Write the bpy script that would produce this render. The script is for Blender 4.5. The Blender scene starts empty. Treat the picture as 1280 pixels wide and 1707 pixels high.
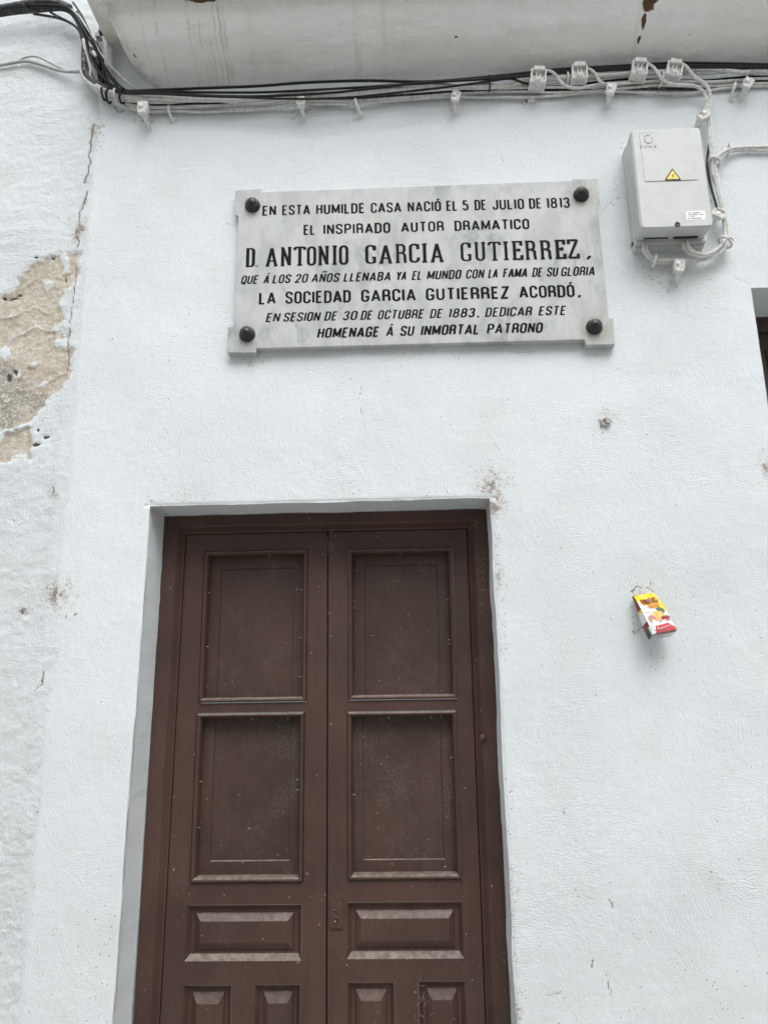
import bpy, bmesh, math, random
import numpy as np
from mathutils import Vector, Matrix
from math import radians, sin, cos, pi

SC = bpy.context.scene
COL = SC.collection

# ------------------------------------------------------------------ camera
PITCH, YAW, ROLL = 0.24096635, 0.02971699, -0.0149759
EYE = Vector((0, -2.5, 1.6))
FPX, PCX, PCY = 1282.0, 640.0, 853.5
_f = Vector((-sin(YAW)*cos(PITCH), cos(YAW)*cos(PITCH), sin(PITCH)))
_r = _f.cross(Vector((0, 0, 1))).normalized()
_u = _r.cross(_f)
CR = _r*cos(ROLL) + _u*sin(ROLL)
CU = -_r*sin(ROLL) + _u*cos(ROLL)
cam_data = bpy.data.cameras.new('camera')
cam = bpy.data.objects.new('camera', cam_data)
COL.objects.link(cam)
M4 = Matrix((CR, CU, -_f)).transposed().to_4x4()
M4.translation = EYE
cam.matrix_world = M4
cam_data.sensor_fit = 'VERTICAL'
cam_data.sensor_height = 36
cam_data.lens = FPX/1707*36
cam_data.clip_end = 3000
cam_data.clip_start = 0.01
SC.camera = cam

# ------------------------------------------------------------------ sky, sun, exposure
SUN_EL, SUN_AZ = radians(56), radians(8)         # azimuth: from the street side, a little to the right
world = bpy.data.worlds.new('World')
SC.world = world
world.use_nodes = True
wn = world.node_tree
bg = wn.nodes['Background']
sky = wn.nodes.new('ShaderNodeTexSky')
sky.sky_type = 'NISHITA'
sky.sun_disc = False
sky.sun_elevation = SUN_EL
sky.sun_rotation = radians(160)
sky.air_density = 1.0
sky.dust_density = 3.0
hs = wn.nodes.new('ShaderNodeHueSaturation')      # an overcast sky: the blue is washed out
hs.inputs['Saturation'].default_value = 0.14
wn.links.new(sky.outputs[0], hs.inputs['Color'])
wn.links.new(hs.outputs[0], bg.inputs['Color'])
bg.inputs['Strength'].default_value = 0.15
sun_d = bpy.data.lights.new('sun', 'SUN')
sun_d.energy = 0.6
sun_d.angle = radians(40)
sun_d.color = (1.0, 0.985, 0.96)
sun = bpy.data.objects.new('sun', sun_d)
COL.objects.link(sun)
sdir = Vector((sin(SUN_AZ)*cos(SUN_EL), -cos(SUN_AZ)*cos(SUN_EL), sin(SUN_EL)))
sun.rotation_euler = sdir.to_track_quat('Z', 'Y').to_euler()
sun.location = sdir*20
SC.view_settings.view_transform = 'Standard'
SC.view_settings.look = 'None'
SC.view_settings.exposure = 0.95
SC.view_settings.gamma = 1

# ------------------------------------------------------------------ helpers
ALPHA = radians(4.5)                                  # the neighbour's wall turns a little towards the street
CORNER = -1.18
def wall_y(x):
    return 0.0 if x >= CORNER else -(CORNER - x)*math.tan(ALPHA)
def at(px, py, Y=0.0):
    """point of the plane y = Y seen at a pixel of the 1280 x 1707 picture"""
    d = _f + CR*((px - PCX)/FPX) - CU*((py - PCY)/FPX)
    return EYE + d*((Y - EYE.y)/d.y)
def at_wall(px, py, off=0.0):
    Y = -off
    for _ in range(12):
        p = at(px, py, Y)
        Y = wall_y(p.x) - off
    return p

def tag(o, label=None, cat=None, group=None, kind=None):
    if label: o['label'] = label
    if cat: o['category'] = cat
    if group: o['group'] = group
    if kind: o['kind'] = kind
    return o
def empty(name, loc=(0, 0, 0), label=None, cat=None, group=None):
    o = bpy.data.objects.new(name, None)
    o.empty_display_size = 0.1
    o.location = loc
    COL.objects.link(o)
    return tag(o, label, cat, group)

class MB:
    """collects shapes, then links them as one mesh object"""
    def __init__(s):
        s.v = []; s.f = []; s.m = []; s.sm = []
    def add(s, verts, faces, mat=0, smooth=False):
        b = len(s.v)
        s.v += [tuple(p) for p in verts]
        for f in faces:
            s.f.append(tuple(i + b for i in f)); s.m.append(mat); s.sm.append(smooth)
        return s
    def box(s, x0, x1, y0, y1, z0, z1, mat=0):
        v = [(x, y, z) for x in (x0, x1) for y in (y0, y1) for z in (z0, z1)]
        return s.add(v, [(0, 1, 3, 2), (4, 6, 7, 5), (0, 4, 5, 1), (2, 3, 7, 6), (0, 2, 6, 4), (1, 5, 7, 3)], mat)
    def hexa(s, front, back, mat=0):
        """front and back: four points each, same order"""
        v = list(front) + list(back)
        return s.add(v, [(0, 1, 2, 3), (7, 6, 5, 4), (0, 4, 5, 1), (1, 5, 6, 2), (2, 6, 7, 3), (3, 7, 4, 0)], mat)
    def prism(s, poly, y0, y1, mat=0):
        """poly of (x, z), counter-clockwise seen from -y; y0 the front"""
        n = len(poly)
        v = [(x, y0, z) for x, z in poly] + [(x, y1, z) for x, z in poly]
        f = [tuple(range(n)), tuple(range(2*n - 1, n - 1, -1))]
        f += [(i, i + n, (i + 1) % n + n, (i + 1) % n) for i in range(n)]
        return s.add(v, f, mat)
    def tube(s, path, r, seg=8, mat=0, caps=True):
        P = [Vector(p) for p in path]
        n = len(P)
        R = r if hasattr(r, '__len__') else [r]*n
        t0 = (P[1] - P[0]).normalized()
        up = Vector((0, 0, 1)) if abs(t0.z) < 0.9 else Vector((1, 0, 0))
        a = t0.cross(up).normalized()
        vs = []; fs = []
        for i in range(n):
            t = (P[min(i + 1, n - 1)] - P[max(i - 1, 0)]).normalized()
            a = (a - t*a.dot(t)).normalized()
            b = t.cross(a)
            for k in range(seg):
                q = 2*pi*k/seg
                vs.append(P[i] + (a*cos(q) + b*sin(q))*R[i])
        for i in range(n - 1):
            for k in range(seg):
                k2 = (k + 1) % seg
                fs.append((i*seg + k, i*seg + k2, (i + 1)*seg + k2, (i + 1)*seg + k))
        if caps:
            fs.append(tuple(range(seg - 1, -1, -1)))
            fs.append(tuple((n - 1)*seg + k for k in range(seg)))
        return s.add(vs, fs, mat, True)
    def lathe(s, prof, c, seg=24, mat=0, smooth=True, axis='y'):
        """prof of (radius, distance out of the wall), turned about the wall normal"""
        vs = []; fs = []
        n = len(prof)
        for r, h in prof:
            for k in range(seg):
                q = 2*pi*k/seg
                if axis == 'y': vs.append((c[0] + r*cos(q), c[1] - h, c[2] + r*sin(q)))
                else: vs.append((c[0] + r*cos(q), c[1] + r*sin(q), c[2] + h))
        for i in range(n - 1):
            for k in range(seg):
                k2 = (k + 1) % seg
                fs.append((i*seg + k, i*seg + k2, (i + 1)*seg + k2, (i + 1)*seg + k))
        fs.append(tuple((n - 1)*seg + k for k in range(seg)))
        return s.add(vs, fs, mat, smooth)
    def sweep_rect(s, x0, x1, z0, z1, prof, mat=0, smooth=False):
        """closed mitred rectangle; prof of (inset, y)"""
        vs = []; fs = []
        n = len(prof)
        for a, y in prof:
            vs += [(x0 + a, y, z0 + a), (x1 - a, y, z0 + a), (x1 - a, y, z1 - a), (x0 + a, y, z1 - a)]
        for i in range(n - 1):
            for k in range(4):
                k2 = (k + 1) % 4
                fs.append((i*4 + k, i*4 + k2, (i + 1)*4 + k2, (i + 1)*4 + k))
        return s.add(vs, fs, mat, smooth)
    def build(s, name, mats, parent=None, bevel=0, seg=2, label=None, fixn=True, world=True):
        me = bpy.data.meshes.new(name)
        me.from_pydata(s.v, [], s.f)
        mats = mats if isinstance(mats, (list, tuple)) else [mats]
        for m in mats: me.materials.append(m)
        me.polygons.foreach_set('material_index', s.m)
        me.polygons.foreach_set('use_smooth', s.sm)
        if fixn:
            bm = bmesh.new(); bm.from_mesh(me)
            bmesh.ops.recalc_face_normals(bm, faces=bm.faces[:])
            bm.to_mesh(me); bm.free()
        me.update()
        o = bpy.data.objects.new(name, me)
        COL.objects.link(o)
        if parent is not None:
            o.parent = parent
            if world:
                if parent.parent is None: o.matrix_parent_inverse = Matrix.Translation(-parent.location)
        if bevel:
            m = o.modifiers.new('bevel', 'BEVEL')
            m.width = bevel; m.segments = seg; m.limit_method = 'ANGLE'; m.angle_limit = radians(35)
        if label: o['label'] = label
        return o

def spline(pts, step=0.012):
    """Catmull-Rom through 3D points"""
    P = [Vector(p) for p in pts]
    out = []
    for i in range(len(P) - 1):
        p0 = P[i - 1] if i else P[0]*2 - P[1]
        p1, p2 = P[i], P[i + 1]
        p3 = P[i + 2] if i + 2 < len(P) else P[-1]*2 - P[-2]
        n = max(2, int((p2 - p1).length/step))
        for k in range(n):
            t = k/n
            out.append(0.5*((2*p1) + (p2 - p0)*t + (2*p0 - 5*p1 + 4*p2 - p3)*t*t + (3*p1 - p0 - 3*p2 + p3)*t**3))
    out.append(P[-1])
    return out

# value noise for building surfaces
def _hash(ix, iz, seed):
    h = (ix.astype(np.int64)*374761393 + iz.astype(np.int64)*668265263 + seed*974711) & 0xffffffff
    h = ((h ^ (h >> 13))*1274126177) & 0xffffffff
    return ((h ^ (h >> 16)) & 0xffff)/65535.0
def vnoise(x, z, seed=0):
    ix = np.floor(x); iz = np.floor(z)
    fx = x - ix; fz = z - iz
    fx = fx*fx*(3 - 2*fx); fz = fz*fz*(3 - 2*fz)
    a = _hash(ix, iz, seed); b = _hash(ix + 1, iz, seed); c = _hash(ix, iz + 1, seed); d = _hash(ix + 1, iz + 1, seed)
    return (a*(1 - fx) + b*fx)*(1 - fz) + (c*(1 - fx) + d*fx)*fz
def fbm(x, z, scale, seed=0, octv=4):
    s = 0; amp = 1; tot = 0
    for k in range(octv):
        s = s + amp*vnoise(x*scale*2**k + 17.3*k, z*scale*2**k - 9.1*k, seed + k); tot += amp; amp *= 0.55
    return s/tot - 0.5
def seg_dist(X, Z, pts):
    d = np.full(X.shape, 9.0)
    for (x0, z0), (x1, z1) in zip(pts[:-1], pts[1:]):
        dx, dz = x1 - x0, z1 - z0
        t = np.clip(((X - x0)*dx + (Z - z0)*dz)/(dx*dx + dz*dz + 1e-12), 0, 1)
        d = np.minimum(d, np.hypot(X - x0 - t*dx, Z - z0 - t*dz))
    return d
def in_poly(X, Z, pts):
    ins = np.zeros(X.shape, bool)
    n = len(pts)
    for i in range(n):
        x0, z0 = pts[i]; x1, z1 = pts[(i + 1) % n]
        c = (z0 > Z) != (z1 > Z)
        xi = x0 + (Z - z0)/(z1 - z0 + 1e-12)*(x1 - x0)
        ins ^= c & (X < xi)
    return ins

# ------------------------------------------------------------------ materials
class NT:
    def __init__(s, name):
        s.mat = bpy.data.materials.new(name); s.mat.use_nodes = True
        s.t = s.mat.node_tree; s.n = s.t.nodes
        s.b = s.n['Principled BSDF']
        tc = s.n.new('ShaderNodeTexCoord'); s.obj = tc.outputs['Object']
    def set(s, node, key, val):
        if val is None: return
        if hasattr(val, 'is_linked') or isinstance(val, bpy.types.NodeSocket): s.t.links.new(val, node.inputs[key])
        else: node.inputs[key].default_value = val
    def noise(s, scale, detail=4, rough=0.55, vec=None, dist=0.0, out='Fac'):
        n = s.n.new('ShaderNodeTexNoise')
        n.inputs['Scale'].default_value = scale; n.inputs['Detail'].default_value = detail
        n.inputs['Roughness'].default_value = rough; n.inputs['Distortion'].default_value = dist
        s.t.links.new(vec or s.obj, n.inputs['Vector'])
        return n.outputs[out]
    def voro(s, scale, vec=None, out='Distance', rnd=1.0):
        n = s.n.new('ShaderNodeTexVoronoi'); n.inputs['Scale'].default_value = scale
        n.inputs['Randomness'].default_value = rnd
        s.t.links.new(vec or s.obj, n.inputs['Vector'])
        return n.outputs[out]
    def math(s, op, a, b=None, c=None, clamp=False):
        n = s.n.new('ShaderNodeMath'); n.operation = op; n.use_clamp = clamp
        s.set(n, 0, a); s.set(n, 1, b); s.set(n, 2, c)
        return n.outputs[0]
    def step(s, v, lo, hi):
        n = s.n.new('ShaderNodeMapRange'); n.interpolation_type = 'SMOOTHSTEP'
        s.set(n, 'Value', v); s.set(n, 'From Min', lo); s.set(n, 'From Max', hi)
        return n.outputs[0]
    def mix(s, fac, a, b):
        n = s.n.new('ShaderNodeMix'); n.data_type = 'RGBA'
        s.set(n, 0, fac)
        for k, v in ((6, a), (7, b)):
            if isinstance(v, (tuple, list)): n.inputs[k].default_value = (*v[:3], 1)
            else: s.t.links.new(v, n.inputs[k])
        return n.outputs[2]
    def attr(s, name):
        n = s.n.new('ShaderNodeAttribute'); n.attribute_name = name
        return n.outputs['Fac']
    def mapping(s, scale, rot=(0, 0, 0), vec=None):
        n = s.n.new('ShaderNodeMapping'); n.inputs['Scale'].default_value = scale; n.inputs['Rotation'].default_value = rot
        s.t.links.new(vec or s.obj, n.inputs['Vector'])
        return n.outputs[0]
    def warp(s, vec, amount, scale):
        """vec + amount * noise colour"""
        nz = s.noise(scale, 2, out='Color')
        a = s.n.new('ShaderNodeVectorMath'); a.operation = 'SCALE'; a.inputs['Scale'].default_value = amount
        s.t.links.new(nz, a.inputs[0])
        b = s.n.new('ShaderNodeVectorMath'); b.operation = 'ADD'
        s.t.links.new(vec, b.inputs[0]); s.t.links.new(a.outputs[0], b.inputs[1])
        return b.outputs[0]
    def up(s):
        g = s.n.new('ShaderNodeNewGeometry'); x = s.n.new('ShaderNodeSeparateXYZ')
        s.t.links.new(g.outputs['Normal'], x.inputs[0])
        return x.outputs['Z']
    def sep(s):
        x = s.n.new('ShaderNodeSeparateXYZ'); s.t.links.new(s.obj, x.inputs[0])
        return x.outputs
    def bump(s, h, dist, strength=1.0, prev=None):
        n = s.n.new('ShaderNodeBump'); n.inputs['Strength'].default_value = strength
        n.inputs['Distance'].default_value = dist
        s.t.links.new(h, n.inputs['Height'])
        if prev is not None: s.t.links.new(prev, n.inputs['Normal'])
        return n.outputs[0]
    def done(s, col, rough=0.6, normal=None, metal=0.0, spec=0.5):
        s.set(s.b, 'Base Color', (*col[:3], 1) if isinstance(col, (tuple, list)) else col)
        s.set(s.b, 'Roughness', rough); s.set(s.b, 'Metallic', metal)
        s.b.inputs['Specular IOR Level'].default_value = spec
        if normal is not None: s.t.links.new(normal, s.b.inputs['Normal'])
        return s.mat

def plaster(name, white, grit=1.0, peel=False):
    n = NT(name)
    big = n.noise(1.3, 5, 0.6)
    col = n.mix(n.step(big, 0.35, 0.7), white, tuple(c*0.93 for c in white))
    col = n.mix(n.math('MULTIPLY', n.step(n.noise(5, 4, 0.6), 0.5, 0.75), 0.35), col, (white[0]*.90, white[1]*.87, white[2]*.83))
    # brush-dragged limewash: ridges whose direction wanders
    w = n.warp(n.obj, 0.22, 2.6)
    br = n.noise(1.0, 3, 0.6, vec=n.mapping((70, 70, 230), (0, radians(28), 0), w))
    br2 = n.noise(1.0, 3, 0.6, vec=n.mapping((230, 70, 80), (0, radians(-20), 0), w))
    pick = n.step(n.noise(2.2, 2), 0.42, 0.6)
    mixb = n.math('ADD', n.math('MULTIPLY', br, pick), n.math('MULTIPLY', br2, n.math('SUBTRACT', 1.0, pick)))
    fine = n.noise(260, 4, 0.8)
    patch = n.math('ADD', 0.40, n.math('MULTIPLY', n.step(n.noise(2.7, 3, .5), 0.40, 0.72), 0.6))
    h = n.math('ADD', n.math('MULTIPLY', n.math('SUBTRACT', mixb, 0.5), patch), n.math('MULTIPLY', fine, 0.72))
    # small pits and fly specks
    pv = n.mapping((1.5, 1, .8), (0, .5, 0)); vd = n.voro(34, pv); vc = n.voro(34, pv, out='Color')
    sp = n.n.new('ShaderNodeSeparateColor'); n.t.links.new(vc, sp.inputs[0])
    pit = n.math('MULTIPLY', n.math('LESS_THAN', vd, n.math('MULTIPLY', sp.outputs[1], 0.085)), n.math('GREATER_THAN', sp.outputs[0], 0.80))
    vd2 = n.voro(9); vc2 = n.voro(9, out='Color')
    sp2 = n.n.new('ShaderNodeSeparateColor'); n.t.links.new(vc2, sp2.inputs[0])
    pit2 = n.math('MULTIPLY', n.math('LESS_THAN', vd2, n.math('MULTIPLY', sp2.outputs[1], 0.026)), n.math('GREATER_THAN', sp2.outputs[0], 0.45))
    vd3 = n.voro(85); vc3 = n.voro(85, out='Color')
    sp3 = n.n.new('ShaderNodeSeparateColor'); n.t.links.new(vc3, sp3.inputs[0])
    pit3 = n.math('MULTIPLY', n.math('MULTIPLY', n.math('LESS_THAN', vd3, n.math('MULTIPLY', sp3.outputs[1], 0.16)), n.math('GREATER_THAN', sp3.outputs[0], 0.72)), n.math('MULTIPLY', n.step(n.noise(4, 3), .42, .62), .75))
    pits = n.math('MAXIMUM', n.math('MAXIMUM', pit, pit2), pit3)
    if peel:
        pl = n.attr('peel')
        flake = n.noise(60, 5, 0.7)
        pm = n.step(n.math('ADD', pl, n.math('MULTIPLY', n.math('SUBTRACT', flake, 0.5), 1.7)), 0.40, 0.50)
        under = n.mix(n.step(n.noise(14, 5, 0.6), 0.38, 0.62), (0.58, 0.525, 0.43), (0.50, 0.43, 0.325))
        under = n.mix(n.step(n.noise(70, 5, 0.8), 0.46, 0.62), under, (0.68, 0.66, 0.62))
        under = n.mix(n.math('MULTIPLY', n.step(n.attr('grey'), 0.2, 0.8), n.step(n.noise(110, 4, 0.7), 0.42, 0.58)), under, (0.30, 0.30, 0.26))
        col = n.mix(pm, col, under)
        col = n.mix(n.step(n.attr('shaded_hole'), 0.35, 0.7), col, (0.09, 0.085, 0.075))  # holes and dark spots; the shadow inside is put into the colour
    st = n.attr('stain')
    grain = n.noise(150, 5, 0.85)
    sv = n.warp(n.obj, 0.006, 120)
    s1 = n.voro(190, sv); c1 = n.voro(190, sv, out='Color')
    spc = n.n.new('ShaderNodeSeparateColor'); n.t.links.new(c1, spc.inputs[0])
    dots = n.math('MULTIPLY', n.math('LESS_THAN', spc.outputs[0], n.math('MULTIPLY', n.math('POWER', st, 1.9), 0.75)), n.math('LESS_THAN', s1, 0.42))
    stip = n.math('MAXIMUM', dots, n.step(n.math('ADD', n.math('MULTIPLY', st, 0.30), grain), 0.80, 0.90))
    col = n.mix(n.math('MULTIPLY', n.math('MULTIPLY', n.step(st, 0.0, 1.2), n.step(n.noise(45, 4, .7), .3, .65)), 0.5), col, (0.50, 0.43, 0.35))
    col = n.mix(n.math('MULTIPLY', stip, 0.75), col, (0.22, 0.17, 0.125))
    cr = n.attr('crack')
    cm = n.step(n.math('ADD', cr, n.math('MULTIPLY', n.math('SUBTRACT', n.noise(70, 3, .7), 0.5), 0.7)), 0.42, 0.62)
    col = n.mix(n.math('MULTIPLY', cm, 0.8), col, (0.22, 0.19, 0.16))
    col = n.mix(n.math('MULTIPLY', pits, 0.8), col, (0.12, 0.11, 0.10))
    h2 = n.math('SUBTRACT', h, n.math('MULTIPLY', n.math('ADD', pits, cm), 0.8))
    nb = n.bump(h2, 0.0042*grit, 1.0)
    return n.done(col, 0.85, nb, spec=0.25)

M = {}
M['wall'] = plaster('limewash_plaster', (0.768, 0.815, 0.836))
M['wall_rough'] = plaster('rough_peeling_plaster', (0.76, 0.803, 0.822), 1.5, peel=True)

def mk_cornice():
    n = NT('weathered_cornice_paint')
    big = n.noise(3.0, 5, 0.6)
    col = n.mix(n.step(big, 0.35, 0.7), (0.885, 0.885, 0.865), (0.83, 0.83, 0.80))
    col = n.mix(n.math('MULTIPLY', n.attr('streak'), n.step(n.noise(16, 4, 0.7), 0.3, 0.65)), col, (0.42, 0.36, 0.27))
    ru = n.step(n.math('ADD', n.attr('rust'), n.math('MULTIPLY', n.math('SUBTRACT', n.noise(50, 5, .7), .5), 0.9)), 0.40, 0.6)
    col = n.mix(ru, col, n.mix(n.noise(40, 3), (0.16, 0.085, 0.035), (0.05, 0.035, 0.025)))
    vd = n.voro(30); vc = n.voro(30, out='Color')
    sp = n.n.new('ShaderNodeSeparateColor'); n.t.links.new(vc, sp.inputs[0])
    pit = n.math('MULTIPLY', n.math('LESS_THAN', vd, n.math('MULTIPLY', sp.outputs[1], 0.1)), n.math('GREATER_THAN', sp.outputs[0], 0.75))
    col = n.mix(n.math('MULTIPLY', pit, 0.7), col, (0.15, 0.13, 0.1))
    w = n.warp(n.obj, 0.2, 3)
    h = n.math('ADD', n.noise(1, 4, 0.6, vec=n.mapping((22, 40, 60), vec=w)), n.math('MULTIPLY', n.noise(90, 4, .7), 0.35))
    nb = n.bump(h, 0.010, 1.0)
    return n.done(col, 0.8, nb, spec=0.3)
M['cornice'] = mk_cornice()

def mk_wood(name, base, horizontal=False, dust=1.0):
    n = NT(name)
    sc = (8, 30, 120) if horizontal else (120, 30, 8)
    grain = n.noise(1, 5, 0.65, vec=n.mapping(sc, vec=n.warp(n.obj, 0.02, 5)))
    big = n.noise(3.5, 4, 0.6)
    col = n.mix(n.step(big, 0.3, 0.7), base, tuple(c*k for c, k in zip(base, (1.45, 1.35, 1.32))))
    col = n.mix(n.math('MULTIPLY', n.step(grain, 0.45, 0.75), 0.38), col, tuple(c*0.62 for c in base))
    # settled dust: on everything that faces up, and a fine patchy film
    upz = n.step(n.up(), 0.10, 0.75)
    film = n.math('MULTIPLY', n.step(n.noise(9, 5, 0.65), 0.46, 0.72), n.step(n.noise(110, 4, 0.8), 0.38, 0.85))
    col = n.mix(n.math('MULTIPLY', film, 0.30*dust), col, (0.19, 0.165, 0.135))
    col = n.mix(n.math('MULTIPLY', upz, 0.68), col, n.mix(n.step(n.noise(45, 5, .75), .35, .65), (0.32, 0.275, 0.235), (0.15, 0.12, 0.10)))
    if dust > 1:
        z = n.sep()[2]
        foot = n.math('MAXIMUM', n.step(z, 1.74, 1.60), n.math('MULTIPLY', n.step(z, 1.20, 1.06), n.step(z, 0.95, 1.05)))
        foot = n.math('MULTIPLY', n.math('MULTIPLY', foot, n.math('GREATER_THAN', z, 1.05)), n.step(n.noise(110, 5, .8), 0.40, 0.80))
        col = n.mix(n.math('MULTIPLY', n.math('MULTIPLY', foot, n.step(n.noise(6, 4, .6), .42, .64)), 0.42), col, (0.22, 0.19, 0.16))
    # pale specks of lint and splashes of limewash
    for scale, thr, keep, st in ((60, 0.13, 0.80, (1.0, 1, 0.5)), (24, 0.055, 0.60, (0.6, 1, 1.0)), (90, .17, .86, (.5, 1, 1))):
        mp = n.mapping(st, (0, 0.5, 0), n.warp(n.obj, 0.03, 14))
        vd = n.voro(scale, mp); vc = n.voro(scale, mp, out='Color')
        sp = n.n.new('ShaderNodeSeparateColor'); n.t.links.new(vc, sp.inputs[0])
        m = n.math('MULTIPLY', n.math('LESS_THAN', vd, n.math('MULTIPLY', sp.outputs[1], thr)), n.math('GREATER_THAN', sp.outputs[0], keep))
        col = n.mix(n.math('MULTIPLY', m, n.math('MULTIPLY', sp.outputs[2], 0.8)), col, (0.45, 0.41, 0.37))
    h = n.math('ADD', n.math('MULTIPLY', grain, 0.6), n.math('MULTIPLY', n.noise(70, 4, .7), 0.6))
    nb = n.bump(h, 0.0016, 1.0)
    rough = n.math('ADD', 0.36, n.math('MULTIPLY', n.noise(30, 4, .7), 0.22))
    return n.done(col, rough, nb, spec=0.4)
BROWN = (0.058, 0.032, 0.0245)
M['wood_v'] = mk_wood('brown_door_paint', BROWN)
M['wood_p'] = mk_wood('brown_panel_paint', (0.051, 0.031, 0.024), dust=1.5)
M['wood_dark'] = mk_wood('dark_window_paint', (0.045, 0.028, 0.022))

def simple(name, col, rough=0.5, metal=0.0, var=0.0, bumpd=0.0, bscale=80, spec=0.5, dirt=None):
    n = NT(name)
    c = col
    if var: c = n.mix(n.step(n.noise(bscale*0.3, 4, .65), 0.35, 0.7), col, tuple(k*(1 - var) for k in col))
    if dirt: c = n.mix(n.math('MULTIPLY', n.step(n.noise(bscale*.6, 5, .7), 0.52, 0.68), 0.8), c, dirt)
    nb = n.bump(n.noise(bscale, 4, .65), bumpd, 1.0) if bumpd else None
    return n.done(c, rough, nb, metal, spec)
M['cable_black'] = simple('black_cable_sheath', (0.012, 0.012, 0.013), 0.5, var=.3, spec=.25)
M['cable_grey'] = simple('dusty_black_cable', (0.04, 0.042, 0.047), 0.5, var=.4, dirt=(0.30, 0.31, 0.32), spec=.3)
M['cable_painted'] = simple('limewashed_cable', (0.68, 0.68, 0.655), 0.75, var=.22, bumpd=.0015, bscale=150, dirt=(0.38, 0.37, 0.335))
M['cable_oldgrey'] = simple('grey_cable', (0.40, 0.41, 0.41), 0.6, var=.25)
M['clip'] = simple('limewashed_clip', (0.76, 0.76, 0.735), 0.75, var=.12, bumpd=.003, bscale=140, dirt=(0.45, 0.43, 0.38))
M['clip_bolt'] = simple('white_bolt', (0.84, 0.84, 0.82), 0.5)
M['box'] = simple('pale_grey_plastic', (0.53, 0.55, 0.53), 0.5, var=.08, bumpd=.0006, bscale=90)
M['box_edge'] = simple('scored_plastic_line', (0.30, 0.31, 0.30), 0.7)
M['dark'] = simple('dark_recess', (0.02, 0.02, 0.02), 0.8)
M['yellow'] = simple('warning_yellow', (0.80, 0.60, 0.10), 0.5)
M['black'] = simple('black_print', (0.012, 0.012, 0.012), 0.5)
M['paper'] = simple('white_sticker', (0.80, 0.80, 0.80), 0.4)
M['print_grey'] = simple('grey_print', (0.22, 0.22, 0.23), 0.6)
M['iron'] = simple('black_painted_iron', (0.014, 0.014, 0.015), 0.32, var=.3, bumpd=.0012, bscale=120, spec=.5)
M['letter'] = simple('black_filled_lettering', (0.010, 0.010, 0.011), 0.7, var=.4, bscale=200, spec=.12)
M['plug'] = simple('crumbled_plaster', (0.60, 0.58, 0.55), 0.9, var=.4, bumpd=.004, bscale=120, dirt=(0.25, 0.22, 0.19))
M['web'] = simple('dusty_web', (0.30, 0.27, 0.24), 0.9)
M['lock'] = simple('painted_lock_plate', (0.080, 0.046, 0.035), 0.36, var=.2, spec=.45)
M['bare'] = simple('bare_steel_glint', (0.55, 0.5, 0.45), 0.3, metal=1.0)
def mk_marble():
    n = NT('white_veined_marble')
    w = n.warp(n.obj, 0.10, 6)
    mp = n.mapping((3.2, 3, 1.3), (0, radians(-38), 0), w)
    v = n.noise(3.2, 6, 0.62, vec=mp)
    vein = n.math('SUBTRACT', 1.0, n.math('MULTIPLY', n.math('ABSOLUTE', n.math('SUBTRACT', v, 0.5)), 14.0), clamp=True)
    cloud = n.step(n.noise(4.5, 5, 0.6, vec=mp), 0.40, 0.68)
    gate = n.step(n.noise(5, 3), 0.45, 0.7)
    col = n.mix(n.math('MULTIPLY', cloud, 0.75), (0.48, 0.50, 0.495), (0.35, 0.37, 0.375))
    col = n.mix(n.math('MULTIPLY', n.math('MULTIPLY', vein, gate), 0.9), col, (0.22, 0.24, 0.25))
    X = n.sep()
    for cx, cz, k in ((-.541, 3.375, .25), (.661, 3.372, .6), (-.546, 2.857, .3), (.667, 2.848, .7)):
        d = n.math('SQRT', n.math('ADD', n.math('POWER', n.math('SUBTRACT', X[0], cx), 2.0), n.math('POWER', n.math('SUBTRACT', X[2], cz), 2.0)))
        halo = n.math('MULTIPLY', n.step(d, 0.075, 0.028), n.step(n.noise(38, 4, .7), .30, .62))
        col = n.mix(n.math('MULTIPLY', halo, k), col, (0.33, 0.29, 0.21))
    edge = n.math('MAXIMUM', n.step(X[2], 2.88, 2.79), n.step(X[0], .62, .74))
    col = n.mix(n.math('MULTIPLY', n.math('MULTIPLY', edge, n.step(n.noise(9, 5, .65), .40, .66)), .45), col, (0.36, 0.35, 0.30))
    drip = n.noise(1, 4, 0.6, vec=n.mapping((75, 10, 2.5)))
    col = n.mix(n.math('MULTIPLY', n.step(drip, 0.52, 0.8), 0.35), col, (0.37, 0.38, 0.37))
    col = n.mix(n.math('MULTIPLY', n.step(n.noise(7, 4, .6), 0.56, 0.75), 0.35), col, (0.48, 0.45, 0.37))
    vd = n.voro(60); vc = n.voro(60, out='Color')
    sp = n.n.new('ShaderNodeSeparateColor'); n.t.links.new(vc, sp.inputs[0])
    pit = n.math('MULTIPLY', n.math('LESS_THAN', vd, n.math('MULTIPLY', sp.outputs[1], 0.16)), n.math('GREATER_THAN', sp.outputs[0], 0.80))
    col = n.mix(n.math('MULTIPLY', pit, 0.6), col, (0.20, 0.20, 0.20))
    nb = n.bump(n.noise(120, 3, .7), 0.0006, 1.0)
    return n.done(col, 0.48, nb, spec=0.4)
M['marble'] = mk_marble()
def mk_ground(name, base, sc):
    n = NT(name)
    col = n.mix(n.noise(sc, 5, .6), base, tuple(c*0.7 for c in base))
    return n.done(col, 0.9, n.bump(n.noise(60, 4, .7), .004))
M['pave'] = mk_ground('worn_stone_paving', (0.55, 0.54, 0.51), 3)
M['road'] = mk_ground('pale_cobbles', (0.45, 0.44, 0.42), 2)
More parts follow.
